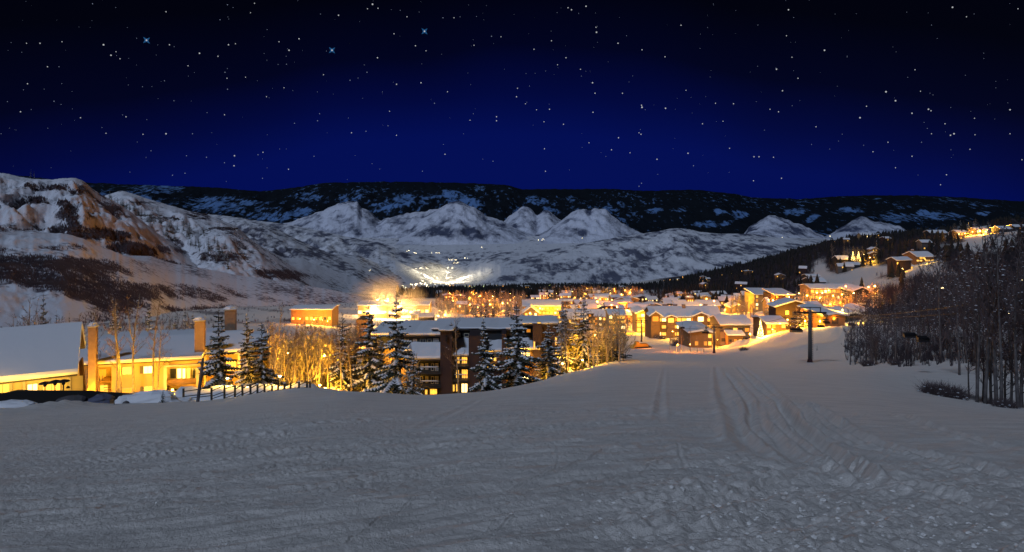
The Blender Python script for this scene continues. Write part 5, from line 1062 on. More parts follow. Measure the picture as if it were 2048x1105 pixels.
# ================================================================ trees near the camera
SP = [ # variant, px, tip row, distance, width px, label
 (0, 438, 611, 74, 70, 'large snowy spruce before the house with yellow posts, left of the ramp'),
 (3, 494, 626, 88, 52, 'slender spruce lit orange from below, between two larger spruces'),
 (2, 524, 642, 78, 62, 'dark spruce with drooping snow load above the ramp railing'),
 (1, 582, 676, 95, 40, 'small dark spruce inside the left aspen grove'),
 (1, 683, 626, 88, 50, 'spruce at the right end of the left aspen grove'),
 (0, 738, 604, 88, 78, 'tall snowy spruce left in front of the dark block, against steam'),
 (2, 792, 595, 82, 88, 'tallest snowy spruce before the gabled yellow wing'),
 (4, 826, 702, 80, 34, 'narrow snow laden young spruce by the dark balconies'),
 (3, 970, 634, 74, 52, 'snowy spruce before the brown tower with bare lower trunk'),
 (1, 1035, 604, 80, 70, 'tall snowy spruce in front of the bright windows'),
 (4, 1096, 646, 86, 50, 'bluish snowy spruce at the right end of the dark block'),
 (4, 1127, 596, 100, 46, 'dark topped spruce behind the pair of pale aspens'),
 (1, 1150, 604, 108, 34, 'thin dark spruce tip between two taller ones'),
 (3, 1166, 586, 102, 46, 'tallest dark spruce of the right clump'),
 (2, 1221, 656, 108, 60, 'round dark bluish spruce at the bend of the slope'),
 (3, 86, 587, 126, 34, 'dark spruce rising behind the long snow roof'),
 (4, 114, 619, 122, 16, 'small orange lit fir behind the snow roof, nearer the dark spruce'),
 (4, 140, 624, 122, 13, 'smallest orange lit fir behind the snow roof ridge'),
 (0, 230, 606, 118, 46, 'orange lit spruce behind the ochre house, left of the twin aspens'),
 (3, 300, 604, 120, 44, 'orange lit spruce behind the middle of the ochre roof'),
 (4, 350, 622, 122, 22, 'dim orange spruce, leftmost of three by the square chimney'), (4, 368, 613, 122, 24, 'dim orange spruce, middle of three by the square chimney'), (4, 384, 620, 122, 20, 'dim orange spruce, nearest to the square chimney'),
 (1, 648, 668, 100, 30, 'small spruce half hidden in the right of the aspen grove'), (0, 712, 660, 96, 36, 'spruce standing before the yellow end wall'), (3, 762, 668, 92, 30, 'low spruce between the two tallest snowy ones')]
for v, px, tip, d, wpx, lb in SP:
    tree_px('spruce', v, px, tip, d, lb, 'spruces around the near buildings', width=wpx*1.42)
AS = [(0, 192, 616, 93, 'lit aspen standing against the tall yellow chimney'), (1, 232, 596, 90, 'left of the twin lit aspens before the ochre house'), (2, 239, 603, 91, 'right of the twin lit aspens before the ochre house'), (4, 267, 588, 89, 'forked lit aspen in the middle of the ochre house'), (3, 307, 600, 90, 'straight lit aspen left of the recessed balcony'), (0, 318, 640, 90, 'crooked lit aspen next to the straight one'), (1, 52, 596, 118, 'bare orange aspen behind the long snow roof'),
      (3, 551, 604, 86, 'tall pale aspen at the left edge of the grove'), (4, 1122, 622, 92, 'pale aspen, left of the pair before the right spruces'), (1, 1132, 634, 90, 'pale aspen, right of the pair before the right spruces'), (2, 915, 636, 86, 'bare dark aspen in front of the lit stair windows')]
for v, px, tip, d, lb in AS: tree_px('aspen', v, px, tip, d, lb, 'aspens before the houses')
rs = random.Random(77)
for i in range(80):
    px = rs.uniform(540, 705) if i < 64 else rs.uniform(700, 770); d = rs.uniform(84, 112); tip = rs.uniform(640, 690)
    tree_px('aspen', rs.randrange(5), px, tip, d, 'slender yellow lit aspen of the grove behind the ramp and snow crest', 'aspens of the left grove')
for i in range(22):
    px = rs.uniform(1130, 1240); d = rs.uniform(98, 122); tip = rs.uniform(620, 672)
    tree_px('aspen', rs.randrange(5), px, tip, d, 'thin aspen with glowing trunk in the clump right of the dark block', 'aspens of the right clump')
lst = [('lowaspen', rs.randrange(3), at(px, d, .2), h) for px, d, h in [(rs.uniform(538, 712), rs.uniform(87, 116), rs.uniform(5, 10.5)) for _ in range(120)]+[(rs.uniform(700, 835), rs.uniform(88, 97), rs.uniform(4, 8)) for _ in range(40)]]
mass('grove_undergrowth', 'dense golden lit thicket filling the left grove', lst, None)
lst = [('lowaspen', rs.randrange(3), at(px, d, .2), h) for px, d, h in [(rs.uniform(1125, 1250), rs.uniform(100, 135), rs.uniform(4, 8.5)) for _ in range(50)]]
mass('clump_undergrowth', 'amber lit thicket behind the spruces right of the dark block', lst, None)
for i in range(16):
    px = rs.uniform(215, 400); d = rs.uniform(112, 124); tip = rs.uniform(622, 655)
    tree_px('aspen', rs.randrange(5), px, tip, d, 'bare orange lit aspen showing above the ochre house roof', 'aspens behind the ochre house')
for i in range(14):
    px = rs.uniform(5, 165); d = rs.uniform(112, 130); tip = rs.uniform(628, 640)
    tree_px('aspen', rs.randrange(5), px, tip, d, 'low bare bush-like aspen peeping over the long snow roof', 'low aspens behind the long roof')
# right edge: trunks close to the camera
RT = [(1938, 640, 46, 0), (1951, 560, 44, 1), (1958, 500, 41, 3), (1967, 620, 45, 2), (1974, 470, 40, 1), (1984, 540, 42, 4), (1990, 450, 39, 3), (1999, 480, 38, 0), (2012, 600, 46, 4), (2022, 560, 41, 2), (2035, 470, 38, 1), (2047, 500, 40, 4), (2062, 440, 37, 3), (2080, 480, 36, 0), (2110, 460, 40, 2)]
for i, (px, tip, d, v) in enumerate(RT):
    big = i in (2, 4, 7, 9)
    tree_px('darkaspen', v, px, tip, d, 'tall bare dark tree, %s in the close clump at the right edge' % nth(i), 'close trunks at the right edge', base=None)
for (px, d, h, lb) in ((1862, 44, 1.0, 'dark leafless shrub at the right clump, left half'), (1888, 42.5, 1.15, 'dark leafless shrub at the right clump, middle'), (1915, 42, 1.0, 'dark leafless shrub touching the right hand trunks'), (1735, 105, 1.6, 'low dark shrub at the foot of the middle wood'), (1790, 98, 1.2, 'small shrub before the snowy wood, right of the low one'), (2010, 36, .8, 'snowy shrub at the base of the right hand trunks'), (1488, 232, 2.2, 'twiggy shrub on the lit snow bank')):
    for k in range(3): 
        e_ = tree('shrub', k, at(px+(k-1)*260/d, d+k*.2, .05), h*(1-.12*abs(k-1)), lb if k == 1 else lb + ', ' + ('left' if k == 0 else 'right') + ' tuft', 'dark shrubs', 'shrub', 1.15)
e_ = tree('lowspruce', 1, on(1634, 702), 1.6, 'tiny dark sapling on the snow right of the near lift tower', cat='sapling')
e_ = tree('lowspruce', 1, on(1824, 731), 1.7, 'tiny dark sapling at the track below the snowy wood', cat='sapling')
# the snowy wood in the middle right
for i in range(50):
    px = rs.uniform(1700, 1900); d = rs.uniform(96, 150)+(1880-px)*.05; tip = rs.uniform(585, 655)-max(0, px-1790)*.35
    p = at(px, d)
    tree_px('darkaspen', rs.randrange(5), px, tip, d, 'snow flecked bare tree of the dark wood right of the lift', 'trees of the snow flecked wood')
for i in range(76):
    px = rs.uniform(1850, 2120); d = rs.uniform(75, 210); tip = rs.uniform(500, 610)-max(0, 90-d)*.8
    tree_px('darkaspen', rs.randrange(5), px, tip, d, 'dark bare tree on the steep bank at the right edge', 'trees of the steep right bank')
lst = []
for i in range(95):
    px = rs.uniform(1720, 2120); d = rs.uniform(170, 330); h = rs.uniform(8, 13)
    lst.append(('darkaspen', rs.randrange(5), at(px, d, .2), h))
mass('bank_wood', 'dense dark bare wood above the steep bank on the right', lst, None)
pt, d_ = scatter_ground(9000, (1690, 2150), (92, 230), lambda px, PY, X, Y: np.clip((px-1700-(130-Y)*2)/60, 0, 1)*np.clip(fbm(X/9, Y/9, 2, 60)+.45, 0, 1)*.8, 19); wood('undergrowth', pt, NR.uniform(.8, 3.2, len(pt)), WOODB, 'twiggy undergrowth between the trunks of the right hand wood', 'bare')
# reddish light and lamps in the right wood
for (px, py, d, pw, sz) in ((1886, 576, 190, 160, .5), (2018, 626, 120, 60, .25), (2046, 560, 110, 260, .2), (2046, 630, 90, 60, .2)):
    p = Vector(P(px, py, d)); g_ = at(px, d); lamp((p.x, p.y, min(g_.z, p.z-2.5)), p.z-min(g_.z, p.z-2.5), pw, 'small orange lamp glimpsed through the dark right hand wood', ORANGE, 'lamps seen through the right wood', sz)

# village trees
def ring(n, x0, x1, y0, y1, kinds, hs, label, group, seed):
    r2 = random.Random(seed); ml_ = []
    for i in range(n):
        px = r2.uniform(x0, x1); py = r2.uniform(y0, y1); k, nv = r2.choice(kinds); v = r2.randrange(nv); p = on(px, py, .3); h = r2.uniform(*hs)
        if k in ('lowaspen', 'darkaspen') or (n > 100 and r2.random() < .75): ml_.append((k, v, p, h))
        else: tree(k, v, p, h, label.replace('tree', 'conifer', 1), group, wscale=r2.uniform(.9, 1.3))
    if ml_: mass('bare_trees', label.replace('tree', 'bare trees', 1)+', too many to count', ml_, None)
SPR, ASP, DSP = ('lowspruce', 3), ('lowaspen', 3), ('darkaspen', 5)
ring(420, 872, 1050, 592, 636, [ASP, ASP, ASP, ASP, SPR], (9, 17), 'orange lit village tree left of the yellow condominium', 'orange trees in the left of the village', 1)
ring(260, 1085, 1285, 582, 604, [ASP, ASP, ASP, SPR], (11, 20), 'orange lit tree along the upper village lanes', 'orange trees along the upper lanes', 2)
ring(110, 1130, 1305, 606, 668, [ASP, ASP, ASP, SPR], (7, 12), 'bare village tree left of the hotel', 'village trees left of the hotel', 3)
ring(50, 1462, 1512, 605, 640, [ASP], (10, 15), 'glowing orange tree left of the high apartment block', 'glowing trees left of the apartment block', 4)
ring(80, 1570, 1760, 612, 628, [SPR, ASP], (8, 14), 'orange lit small tree in the row under the glowing condominium', 'tree row under the glowing condominium', 5)
ring(50, 1530, 1625, 612, 668, [SPR, ASP], (8, 13), 'orange lit tree between apartment block and lift tower', 'trees between apartment block and lift', 6)
ring(16, 1310, 1440, 672, 698, [ASP, SPR, ('shrub', 3)], (3, 6), 'young tree before the hotel terrace', 'young trees before the hotel', 7)
ring(12, 1600, 1640, 598, 612, [SPR, ASP], (9, 14), 'orange tree beside the brightest condominium lamp', 'trees by the brightest lamp', 8)
ring(12, 1905, 2000, 462, 474, [SPR, ASP], (12, 20), 'orange lit tree on the right ridge', 'orange trees on the ridge', 9)
ring(14, 1660, 1755, 515, 530, [ASP, SPR], (14, 24), 'yellow lit tree beside the hillside Christmas trees', 'lit trees by the hillside villas', 10)
for (px, d, h, v) in ((1380, 262, 10, 0), (1408, 258, 8, 1), (1363, 258, 9, 2), (1340, 262, 8, 0), (1395, 256, 6, 1)): tree('aspen', v, at(px, d, .2), h, 'thin bare tree before the gabled lodge', 'bare trees before the gabled lodge')
# lit Christmas trees
XM = mat('string_lights', (1, .7, .3), .5, (1.0, 0.72, 0.24), 9.0)
def xmas(px, base, tip, wpx, label, d=None, pw=9000):
    p = at(px, d) if d else on(px, base); h = -(tip-HY)/F*p.y-p.z; e_ = tag(empty('christmas_tree', p), label, 'christmas tree', 'lit christmas trees'); r_ = wpx/F*p.y/2
    b = MB(); b.tube([(0, 0, -.3), (0, 0, h*.9)], [.2, .05], 6); b.build('trunk', BARK, e_)
    rn = random.Random(int(px)); c = MB(); s_ = MB()
    for i in range(260):
        t = rn.random()**1.3; a = rn.random()*6.283; rr = r_*(1-t)*(.75+.3*rn.random()); z = h*(.06+.92*t); q = Vector((rr*math.cos(a), rr*math.sin(a), z)); l = .35+.5*(1-t); c.poly([q*1.0, q+Vector((l*math.cos(a+.7), l*math.sin(a+.7), -.3)), Vector((0, 0, z+.5)), q+Vector((l*math.cos(a-.7), l*math.sin(a-.7), -.3))], [(0, 1, 2), (0, 2, 3)])
        s_.lump(q, .17, .17, .17, rn, 4)
    c.build('crown', NEEDLE, e_); s_.build('light_bulbs', XM, e_); glow(e_, (0, -r_-1.5, h*.35), pw, WARM2, .6); return e_
xmas(1521, 682, 640, 15, 'tall brilliantly lit Christmas tree beside the snow roofed lodge'); xmas(1598, 652, 618, 10, 'lit Christmas tree behind the near lift tower', pw=7000); xmas(1706, 523, 503, 8, 'left of the two lit Christmas trees on the hillside', pw=14000); xmas(1717, 523, 503, 8, 'right of the two lit Christmas trees on the hillside', pw=14000); xmas(1632, 606, 592, 8, 'lit Christmas tree before the glowing condominium', pw=12000)

# ================================================================ woods and scrub as masses
den0 = lambda px, PY, X, Y: np.clip(.05+.9*np.clip(-ridged((X*.8+Y*.6)/45, (-X*.6+Y*.8)/190, 4, 44)+.55+fbm(X/60, Y/60, 3, 46), 0, 1), 0, 1)
pt, d = scatter_ground(26000, (-300, 905), (240, 1500), den0, 15, .1); wood('slope_scrub', pt, NR.uniform(1.0, 3.0, len(pt)), SCRUB, 'brown scrub streaked over the slope behind the left houses', 'bare')
den = lambda px, PY, X, Y: np.clip((brush_ground(px, PY, X, Y)-.25)*1.4, 0, 1)*(px > 1255)
pt, d = scatter_ground(22000, (1255, 2250), (330, 2100), den, 5); wood('hillside_wood', pt, NR.uniform(6, 12, len(pt)), WOODB, 'bare dark wood covering the right hillside', 'bare')
pt, d = scatter_ground(4200, (1255, 2250), (380, 2200), den, 6); wood('hillside_conifers', pt, NR.uniform(8, 17, len(pt)), WOODC, 'dark conifers scattered through the right hillside wood', 'cone')
pt, d = scatter_ground(5200, (1620, 2300), (230, 460), lambda px, PY, X, Y: np.clip((brush_ground(px, PY, X, Y)-.2)*1.5, 0, 1), 8); wood('near_hillside_wood', pt, NR.uniform(6, 11, len(pt)), WOODB, 'bare scrub wood above the near bank on the right', 'bare')
belt = lambda px, PY, X, Y: np.clip(fbm(X/120, Y/200, 3, 81)*2+.55, 0, 1)*np.clip(np.exp(-(((px-1010)/180)**4))*np.exp(-(((PY-589)/8)**4))+.8*np.exp(-(((px-1170)/140)**4))*np.exp(-(((PY-577)/4)**4)), 0, 1)
pt, d = scatter_ground(30000, (780, 1340), (900, 3600), belt, 7); wood('valley_wood', pt, NR.uniform(9, 18, len(pt)), WOODC, 'dark belt of conifers across the valley floor', 'cone')
for hh, nm, n, thr, lo, hi, sd in ((h1, 'scrub', 26000, .35, 1.2, 3.0, 1), (h2, 'scrub', 20000, .4, 1.6, 4.2, 2), (h3b, 'scrub', 9000, .35, 2, 4.5, 3)):
    pt = scatter_hill(hh, n, thr, sd); wood(nm, pt, NR.uniform(lo, hi, len(pt)), SCRUB, 'brown purple scrub scattered over the ' + ('near left hill' if sd == 1 else 'left mountain' if sd == 2 else 'snowy spur'), 'bare' if sd != 2 else 'cone')
# single dark spruces in the gully between the left mountain and the cliffs
def hill_z(h, px, py):
    k = int(np.argmin(abs(h['px']-px))); c = h['py'][:-3, k]; r_ = int(np.argmin(abs(c-py))); return Vector((h['X'][r_, k], (h['D']+0*h['Z'])[r_, k], h['Z'][r_, k]-.8))
rn = random.Random(9)
for i in range(120):
    if i < 84: t = rn.random(); px = 300+t*175+rn.uniform(-14, 14); py = 440+t*85+rn.uniform(-16, 20)-(10 if rn.random() < .3 else 0)
    elif i < 100: px = rn.uniform(370, 460); py = rn.uniform(455, 520)
    else: t = rn.random(); px = 215+t*90; py = 398+t*48+rn.uniform(-4, 4)
    p = hill_z(h3 if px < 400 or py < 470 else h3b, px, py)
    tree('lowspruce', rn.randrange(3), p, rn.uniform(11, 24), 'dark spruce in the gully below the snowy cliffs on the left', 'dark spruces in the left gully', wscale=.95)
for (px, py, hh, h_) in ((735, 566, h3b, 16), (745, 568, h3b, 14), (716, 572, h3b, 9), (62, 356, h2, 16), (68, 358, h2, 14)):
    tree('lowspruce', 1, hill_z(hh, px, py), h_, 'lone dark spruce ' + ('on the lower left slope' if px > 200 else 'on the left mountain crest'), 'lone spruces on the left slopes')
CLIFF = mat('cliff_rock', (0.045, 0.035, 0.032), .9, noise=(.2, .7, (0.09, 0.07, 0.06)))
for hh, ln in ((h2, [(40, 375, 8), (58, 373, 10), (95, 376, 14), (105, 381, 13), (145, 383, 12), (155, 386, 8), (172, 384, 7), (62, 403, 10), (87, 405, 11), (126, 408, 11), (163, 410, 6), (197, 415, 9), (224, 418, 10), (20, 392, 7), (123, 372, 6)]), (h3, [(272, 429, 8), (295, 431, 10), (315, 431, 8), (345, 435, 10), (352, 440, 12), (385, 432, 9), (400, 436, 8), (405, 428, 9)]), (h3b, [(415, 460, 9), (430, 456, 12), (448, 456, 12), (465, 458, 10), (345, 462, 8)])):
    for (px, py, w_) in ln:
        p = hill_z(hh, px, py); s = w_/F*p.y; b = MB(); r3 = random.Random(px)
        for k in range(5): b.lump(((k-2)*s*.4, r3.uniform(-.3, .3)*s*.4, r3.uniform(-.1, .1)*s*.3), s*.34, s*.3, s*r3.uniform(.13, .27), r3, 7)
        o = b.build('cliff', CLIFF, None, loc=tuple(p)); tag(o, 'dark rock outcrop breaking through the snow of the left mountains', 'rock outcrop', 'rock outcrops on the left mountains')

# ================================================================ far lights
FARL = mat('far_lamp', (1, .8, .5), .5, (1.0, 0.84, 0.52), 9.0); FARO = mat('far_orange_lamp', (1, .5, .2), .5, (1.0, 0.50, 0.10), 6.0); FARG = mat('far_green_lamp', (.8, .9, .4), .5, (0.70, 0.85, 0.22), 3.5)
rn = random.Random(5)
def far(name, label, m_, lst):
    b = MB()
    for (x, y, z, s) in lst: b.lump((x, y, z), s, s, s, rn, 5)
    tag(b.build(name, m_), label, None, None, 'stuff')
def sp(px, py, s, up=3):
    p = on(px, py); return (p.x, p.y, p.z+up, s*p.y/1400)
A = [sp(rn.gauss(862, 46), 562+abs(rn.gauss(0, 3.5)), rn.uniform(.5, 1.5)) for _ in range(120)]+[sp(rn.uniform(755, 820), 560+rn.uniform(0, 12), rn.uniform(.5, 1.0)) for _ in range(50)]+[sp(rn.uniform(800, 900), 570+rn.uniform(0, 24), rn.uniform(.5, 1.1)) for _ in range(40)]
A += [sp(855, 566, 5, 8), (sp(845, 567, 3, 8)), sp(868, 567, 3, 8), sp(905, 569, 2.0, 5)]
far('town_lights', 'dense white lights of the distant town in the valley', FARL, A)
far('street_lights', 'orange lights sprinkled over the far side of the village', FARO, [sp(rn.uniform(900, 1270), rn.uniform(572, 606), rn.uniform(.5, 1.1)) for _ in range(190)]+[sp(rn.uniform(1300, 1420), rn.uniform(553, 566), rn.uniform(.5, 1.0)) for _ in range(14)]+[sp(rn.uniform(1200, 1640), rn.uniform(600, 672), rn.uniform(.45, .8)) for _ in range(90)]+[sp(rn.uniform(1440, 1500), rn.uniform(540, 560), .6) for _ in range(10)]+[sp(rn.uniform(1600, 1740), rn.uniform(474, 500), rn.uniform(.4, .9)) for _ in range(12)])
far('green_lights', 'yellow green lights in the far tree belt', FARG, [sp(rn.uniform(905, 1010), rn.uniform(574, 578), rn.uniform(.5, .9)) for _ in range(34)]+[sp(rn.uniform(1090, 1200), rn.uniform(574, 579), rn.uniform(.6, 1.0), 6) for _ in range(26)])
B = []
for (px, py, n, w_) in ((1080, 480, 5, 10), (820, 502, 3, 6), (832, 506, 3, 5), (965, 495, 1, 2), (870, 505, 6, 12), (905, 520, 8, 9), (912, 526, 6, 6), (932, 516, 3, 4), (845, 537, 9, 16), (900, 537, 5, 6), (1165, 478, 1, 1), (740, 541, 2, 2), (1565, 474, 1, 1), (1655, 485, 3, 8), (1660, 474, 1, 1)):
    for k in range(n):
        q = Vector(P(px+rn.uniform(-w_, w_), py+rn.uniform(-1.5, 1.5), 4300 if px > 700 and py < 530 else 3700)); B.append((q.x, q.y*.82, q.z*.82, 3.0)) if False else B.append((q.x*.72, q.y*.72, q.z*.72, rn.uniform(.7, 1.5)))
far('valley_lights', 'tiny scattered lights of farms in the far valley', FARL, B)
# real light of the distant town on the snow round it
def town(px, py, up, pw, col, r=4):
    p = on(px, py); e_ = tag(empty('floodlight', p), 'floodlight mast in the distant town, glaring over the valley snow', 'floodlight', 'floodlights of the distant town'); b = MB(); b.tube([(0, 0, -1), (0, 0, up)], [.5, .3], 5); b.build('mast', METAL, e_); b = MB(); b.lump((0, 0, up+1), r*.6, r*.6, r*.5, None, 7); b.build('lamp_head', BULB, e_); glow(e_, (0, -r*2, up+r*1.5), pw, col, r)
for k_, (px, py, up, pw) in enumerate(((855, 565, 30, 2.6e6), (835, 566, 24, 1.2e6), (875, 566, 24, 1.2e6), (812, 566, 22, 8e5), (898, 566, 24, 8e5), (790, 566, 20, 5e5), (922, 565, 24, 6e5), (768, 565, 18, 4e5), (945, 563, 26, 6e5), (970, 562, 26, 5e5), (1000, 566, 22, 3e5), (860, 561, 50, 2e6), (905, 560, 50, 9e5), (820, 560, 50, 8e5))): town(px, py, up, pw*1.1, (1, .87, .60), 5)

# ================================================================ steam
def steam(name, label, pts, col, dens, seed, sc, lo=.40, flat=1.0):
    """soft volume round a path of (px, py, distance, radius): thins out towards its ragged edge"""
    P3 = [Vector(P(px, py, d)) for px, py, d, _ in pts]; rr = [q[3] for q in pts]; b = MB()
    mn = [min(p[i]-r*(1.05 if i < 2 else 1.05*flat) for p, r in zip(P3, rr)) for i in range(3)]; mx = [max(p[i]+r*(1.05 if i < 2 else 1.05*flat) for p, r in zip(P3, rr)) for i in range(3)]
    b.box(mn[0], mx[0], mn[1], mx[1], mn[2], mx[2])
    m = bpy.data.materials.new(name); m.use_nodes = True; t = m.node_tree; t.nodes.clear(); o_ = t.nodes.new('ShaderNodeOutputMaterial'); v = t.nodes.new('ShaderNodeVolumePrincipled')
    v.inputs['Color'].default_value = (*col, 1); v.inputs['Anisotropy'].default_value = 0.1
    g = t.nodes.new('ShaderNodeTexCoord'); n = t.nodes.new('ShaderNodeTexNoise'); n.inputs['Scale'].default_value = sc; n.inputs['Detail'].default_value = 4; n.inputs['Distortion'].default_value = .6; t.links.new(g.outputs['Object'], n.inputs['Vector'])
    last = None
    for p, r in zip(P3, rr):
        sb = t.nodes.new('ShaderNodeVectorMath'); sb.operation = 'SUBTRACT'; sb.inputs[1].default_value = p; t.links.new(g.outputs['Object'], sb.inputs[0])
        sm = t.nodes.new('ShaderNodeVectorMath'); sm.operation = 'MULTIPLY'; sm.inputs[1].default_value = (1/r, 1/r, 1/(r*flat)); t.links.new(sb.outputs[0], sm.inputs[0])
        ln = t.nodes.new('ShaderNodeVectorMath'); ln.operation = 'LENGTH'; t.links.new(sm.outputs[0], ln.inputs[0])
        f_ = t.nodes.new('ShaderNodeMapRange'); f_.inputs['From Min'].default_value = 1.0; f_.inputs['From Max'].default_value = 0.0; t.links.new(ln.outputs['Value'], f_.inputs['Value'])
        if last is None: last = f_.outputs[0]
        else: a_ = t.nodes.new('ShaderNodeMath'); a_.operation = 'MAXIMUM'; t.links.new(last, a_.inputs[0]); t.links.new(f_.outputs[0], a_.inputs[1]); last = a_.outputs[0]
    r_ = t.nodes.new('ShaderNodeMapRange'); r_.inputs['From Min'].default_value = lo; r_.inputs['From Max'].default_value = .72; t.links.new(n.outputs['Fac'], r_.inputs['Value'])
    m1 = t.nodes.new('ShaderNodeMath'); m1.operation = 'POWER'; m1.inputs[1].default_value = 1.5; t.links.new(last, m1.inputs[0])
    m2 = t.nodes.new('ShaderNodeMath'); m2.operation = 'MULTIPLY'; t.links.new(m1.outputs[0], m2.inputs[0]); t.links.new(r_.outputs[0], m2.inputs[1])
    m3 = t.nodes.new('ShaderNodeMath'); m3.operation = 'MULTIPLY'; m3.inputs[1].default_value = dens; t.links.new(m2.outputs[0], m3.inputs[0]); t.links.new(m3.outputs[0], v.inputs['Density']); t.links.new(v.outputs[0], o_.inputs['Volume'])
    return tag(b.build(name, m), label, None, None, 'stuff')
steam('steam_plume', 'large glowing steam plume drifting left over the lit halls', [(832, 636, 430, 8), (824, 622, 431, 13), (814, 606, 434, 16), (796, 596, 438, 15), (774, 591, 442, 16), (750, 591, 446, 15), (728, 592, 448, 12)], (.98, .93, .86), .16, 1, .05, .34)
steam('town_glow_mist', 'thin mist added for glow over the lights of the distant town', [(770, 562, 3250, 150), (810, 560, 3300, 200), (855, 557, 3300, 260), (905, 560, 3300, 200), (950, 562, 3250, 150)], (.95, .93, .9), .010, 4, .003, .1, .35)  # volume added for the soft glow over the town
steam('steam_plume', 'low orange steam trail drifting right of the lit halls', [(850, 622, 440, 9), (872, 622, 436, 10), (895, 632, 430, 9), (915, 642, 424, 7)], (.95, .85, .75), .12, 2, .1)
steam('chimney_steam', 'thin orange steam streak blowing left from the hotel lookout tower', [(1382, 590, 505, 2.2), (1370, 588, 506, 3.4), (1356, 588, 508, 3.6), (1342, 590, 510, 3.0), (1330, 593, 510, 2.4)], (.95, .7, .5), .25, 3, .15)
for px_, py_, d_, pw_ in ((800, 612, 447, 42000), (822, 624, 445, 48000), (775, 602, 453, 34000), (890, 630, 441, 16000), (755, 600, 456, 22000)):  # lamps added in and under the plume to light the steam
    p_ = at(px_, d_-14); z_ = P(px_, py_, d_-14)[2]; lamp(p_, max(3, z_-p_.z), pw_*.42, 'added floodlight mast at the steaming halls, '+{800: 'tallest, in the thick of the plume', 822: 'right under the plume foot', 775: 'under the left half of the plume', 890: 'by the low trail on the right', 755: 'leftmost one'}[px_], (1, .50, .13), 'floodlights added to light the plume', .5)
lamp(Vector(P(1376, 597, 500))-Vector((0, 0, 1)), 2.5, 2600, 'orange lamp on the hotel roof under the steam streak', ORANGE, None, .2)

# ================================================================ loose snow on the piste
rn = random.Random(12); b = MB()
for i in range(900):
    if i < 620: x = rn.gauss(3.1, 1.3); y = 5.4+abs(rn.gauss(0, 1.6)); s = rn.uniform(.008, .036)*rn.random()**.5
    else: x = rn.uniform(-6, 7); y = rn.uniform(5.3, 11); s = rn.uniform(.006, .02)
    z = float(G(x, y)); z += float(detail(np.array([[x]]), np.array([[y]]))[0, 0]) if i < 0 else 0
    b.lump((x, y, z), s*rn.uniform(.8, 1.5), s, s*.7, rn, 5)
CH = b
# set the lumps on the real surface: vectorised relief lookup
cv = np.array(b.v); cen = cv.reshape(-1, 12, 3).mean(1); dz = detail(cen[:, 0][None, :], cen[:, 1][None, :])[0]; cv[:, 2] += np.repeat(dz, 12)-.004; b.v = [tuple(q) for q in cv]
tag(b.build('snow_chunks', mat('packed_snow', (0.78, 0.76, 0.72), .8)), 'loose chunks of snow strewn over the churned foreground', None, None, 'stuff')

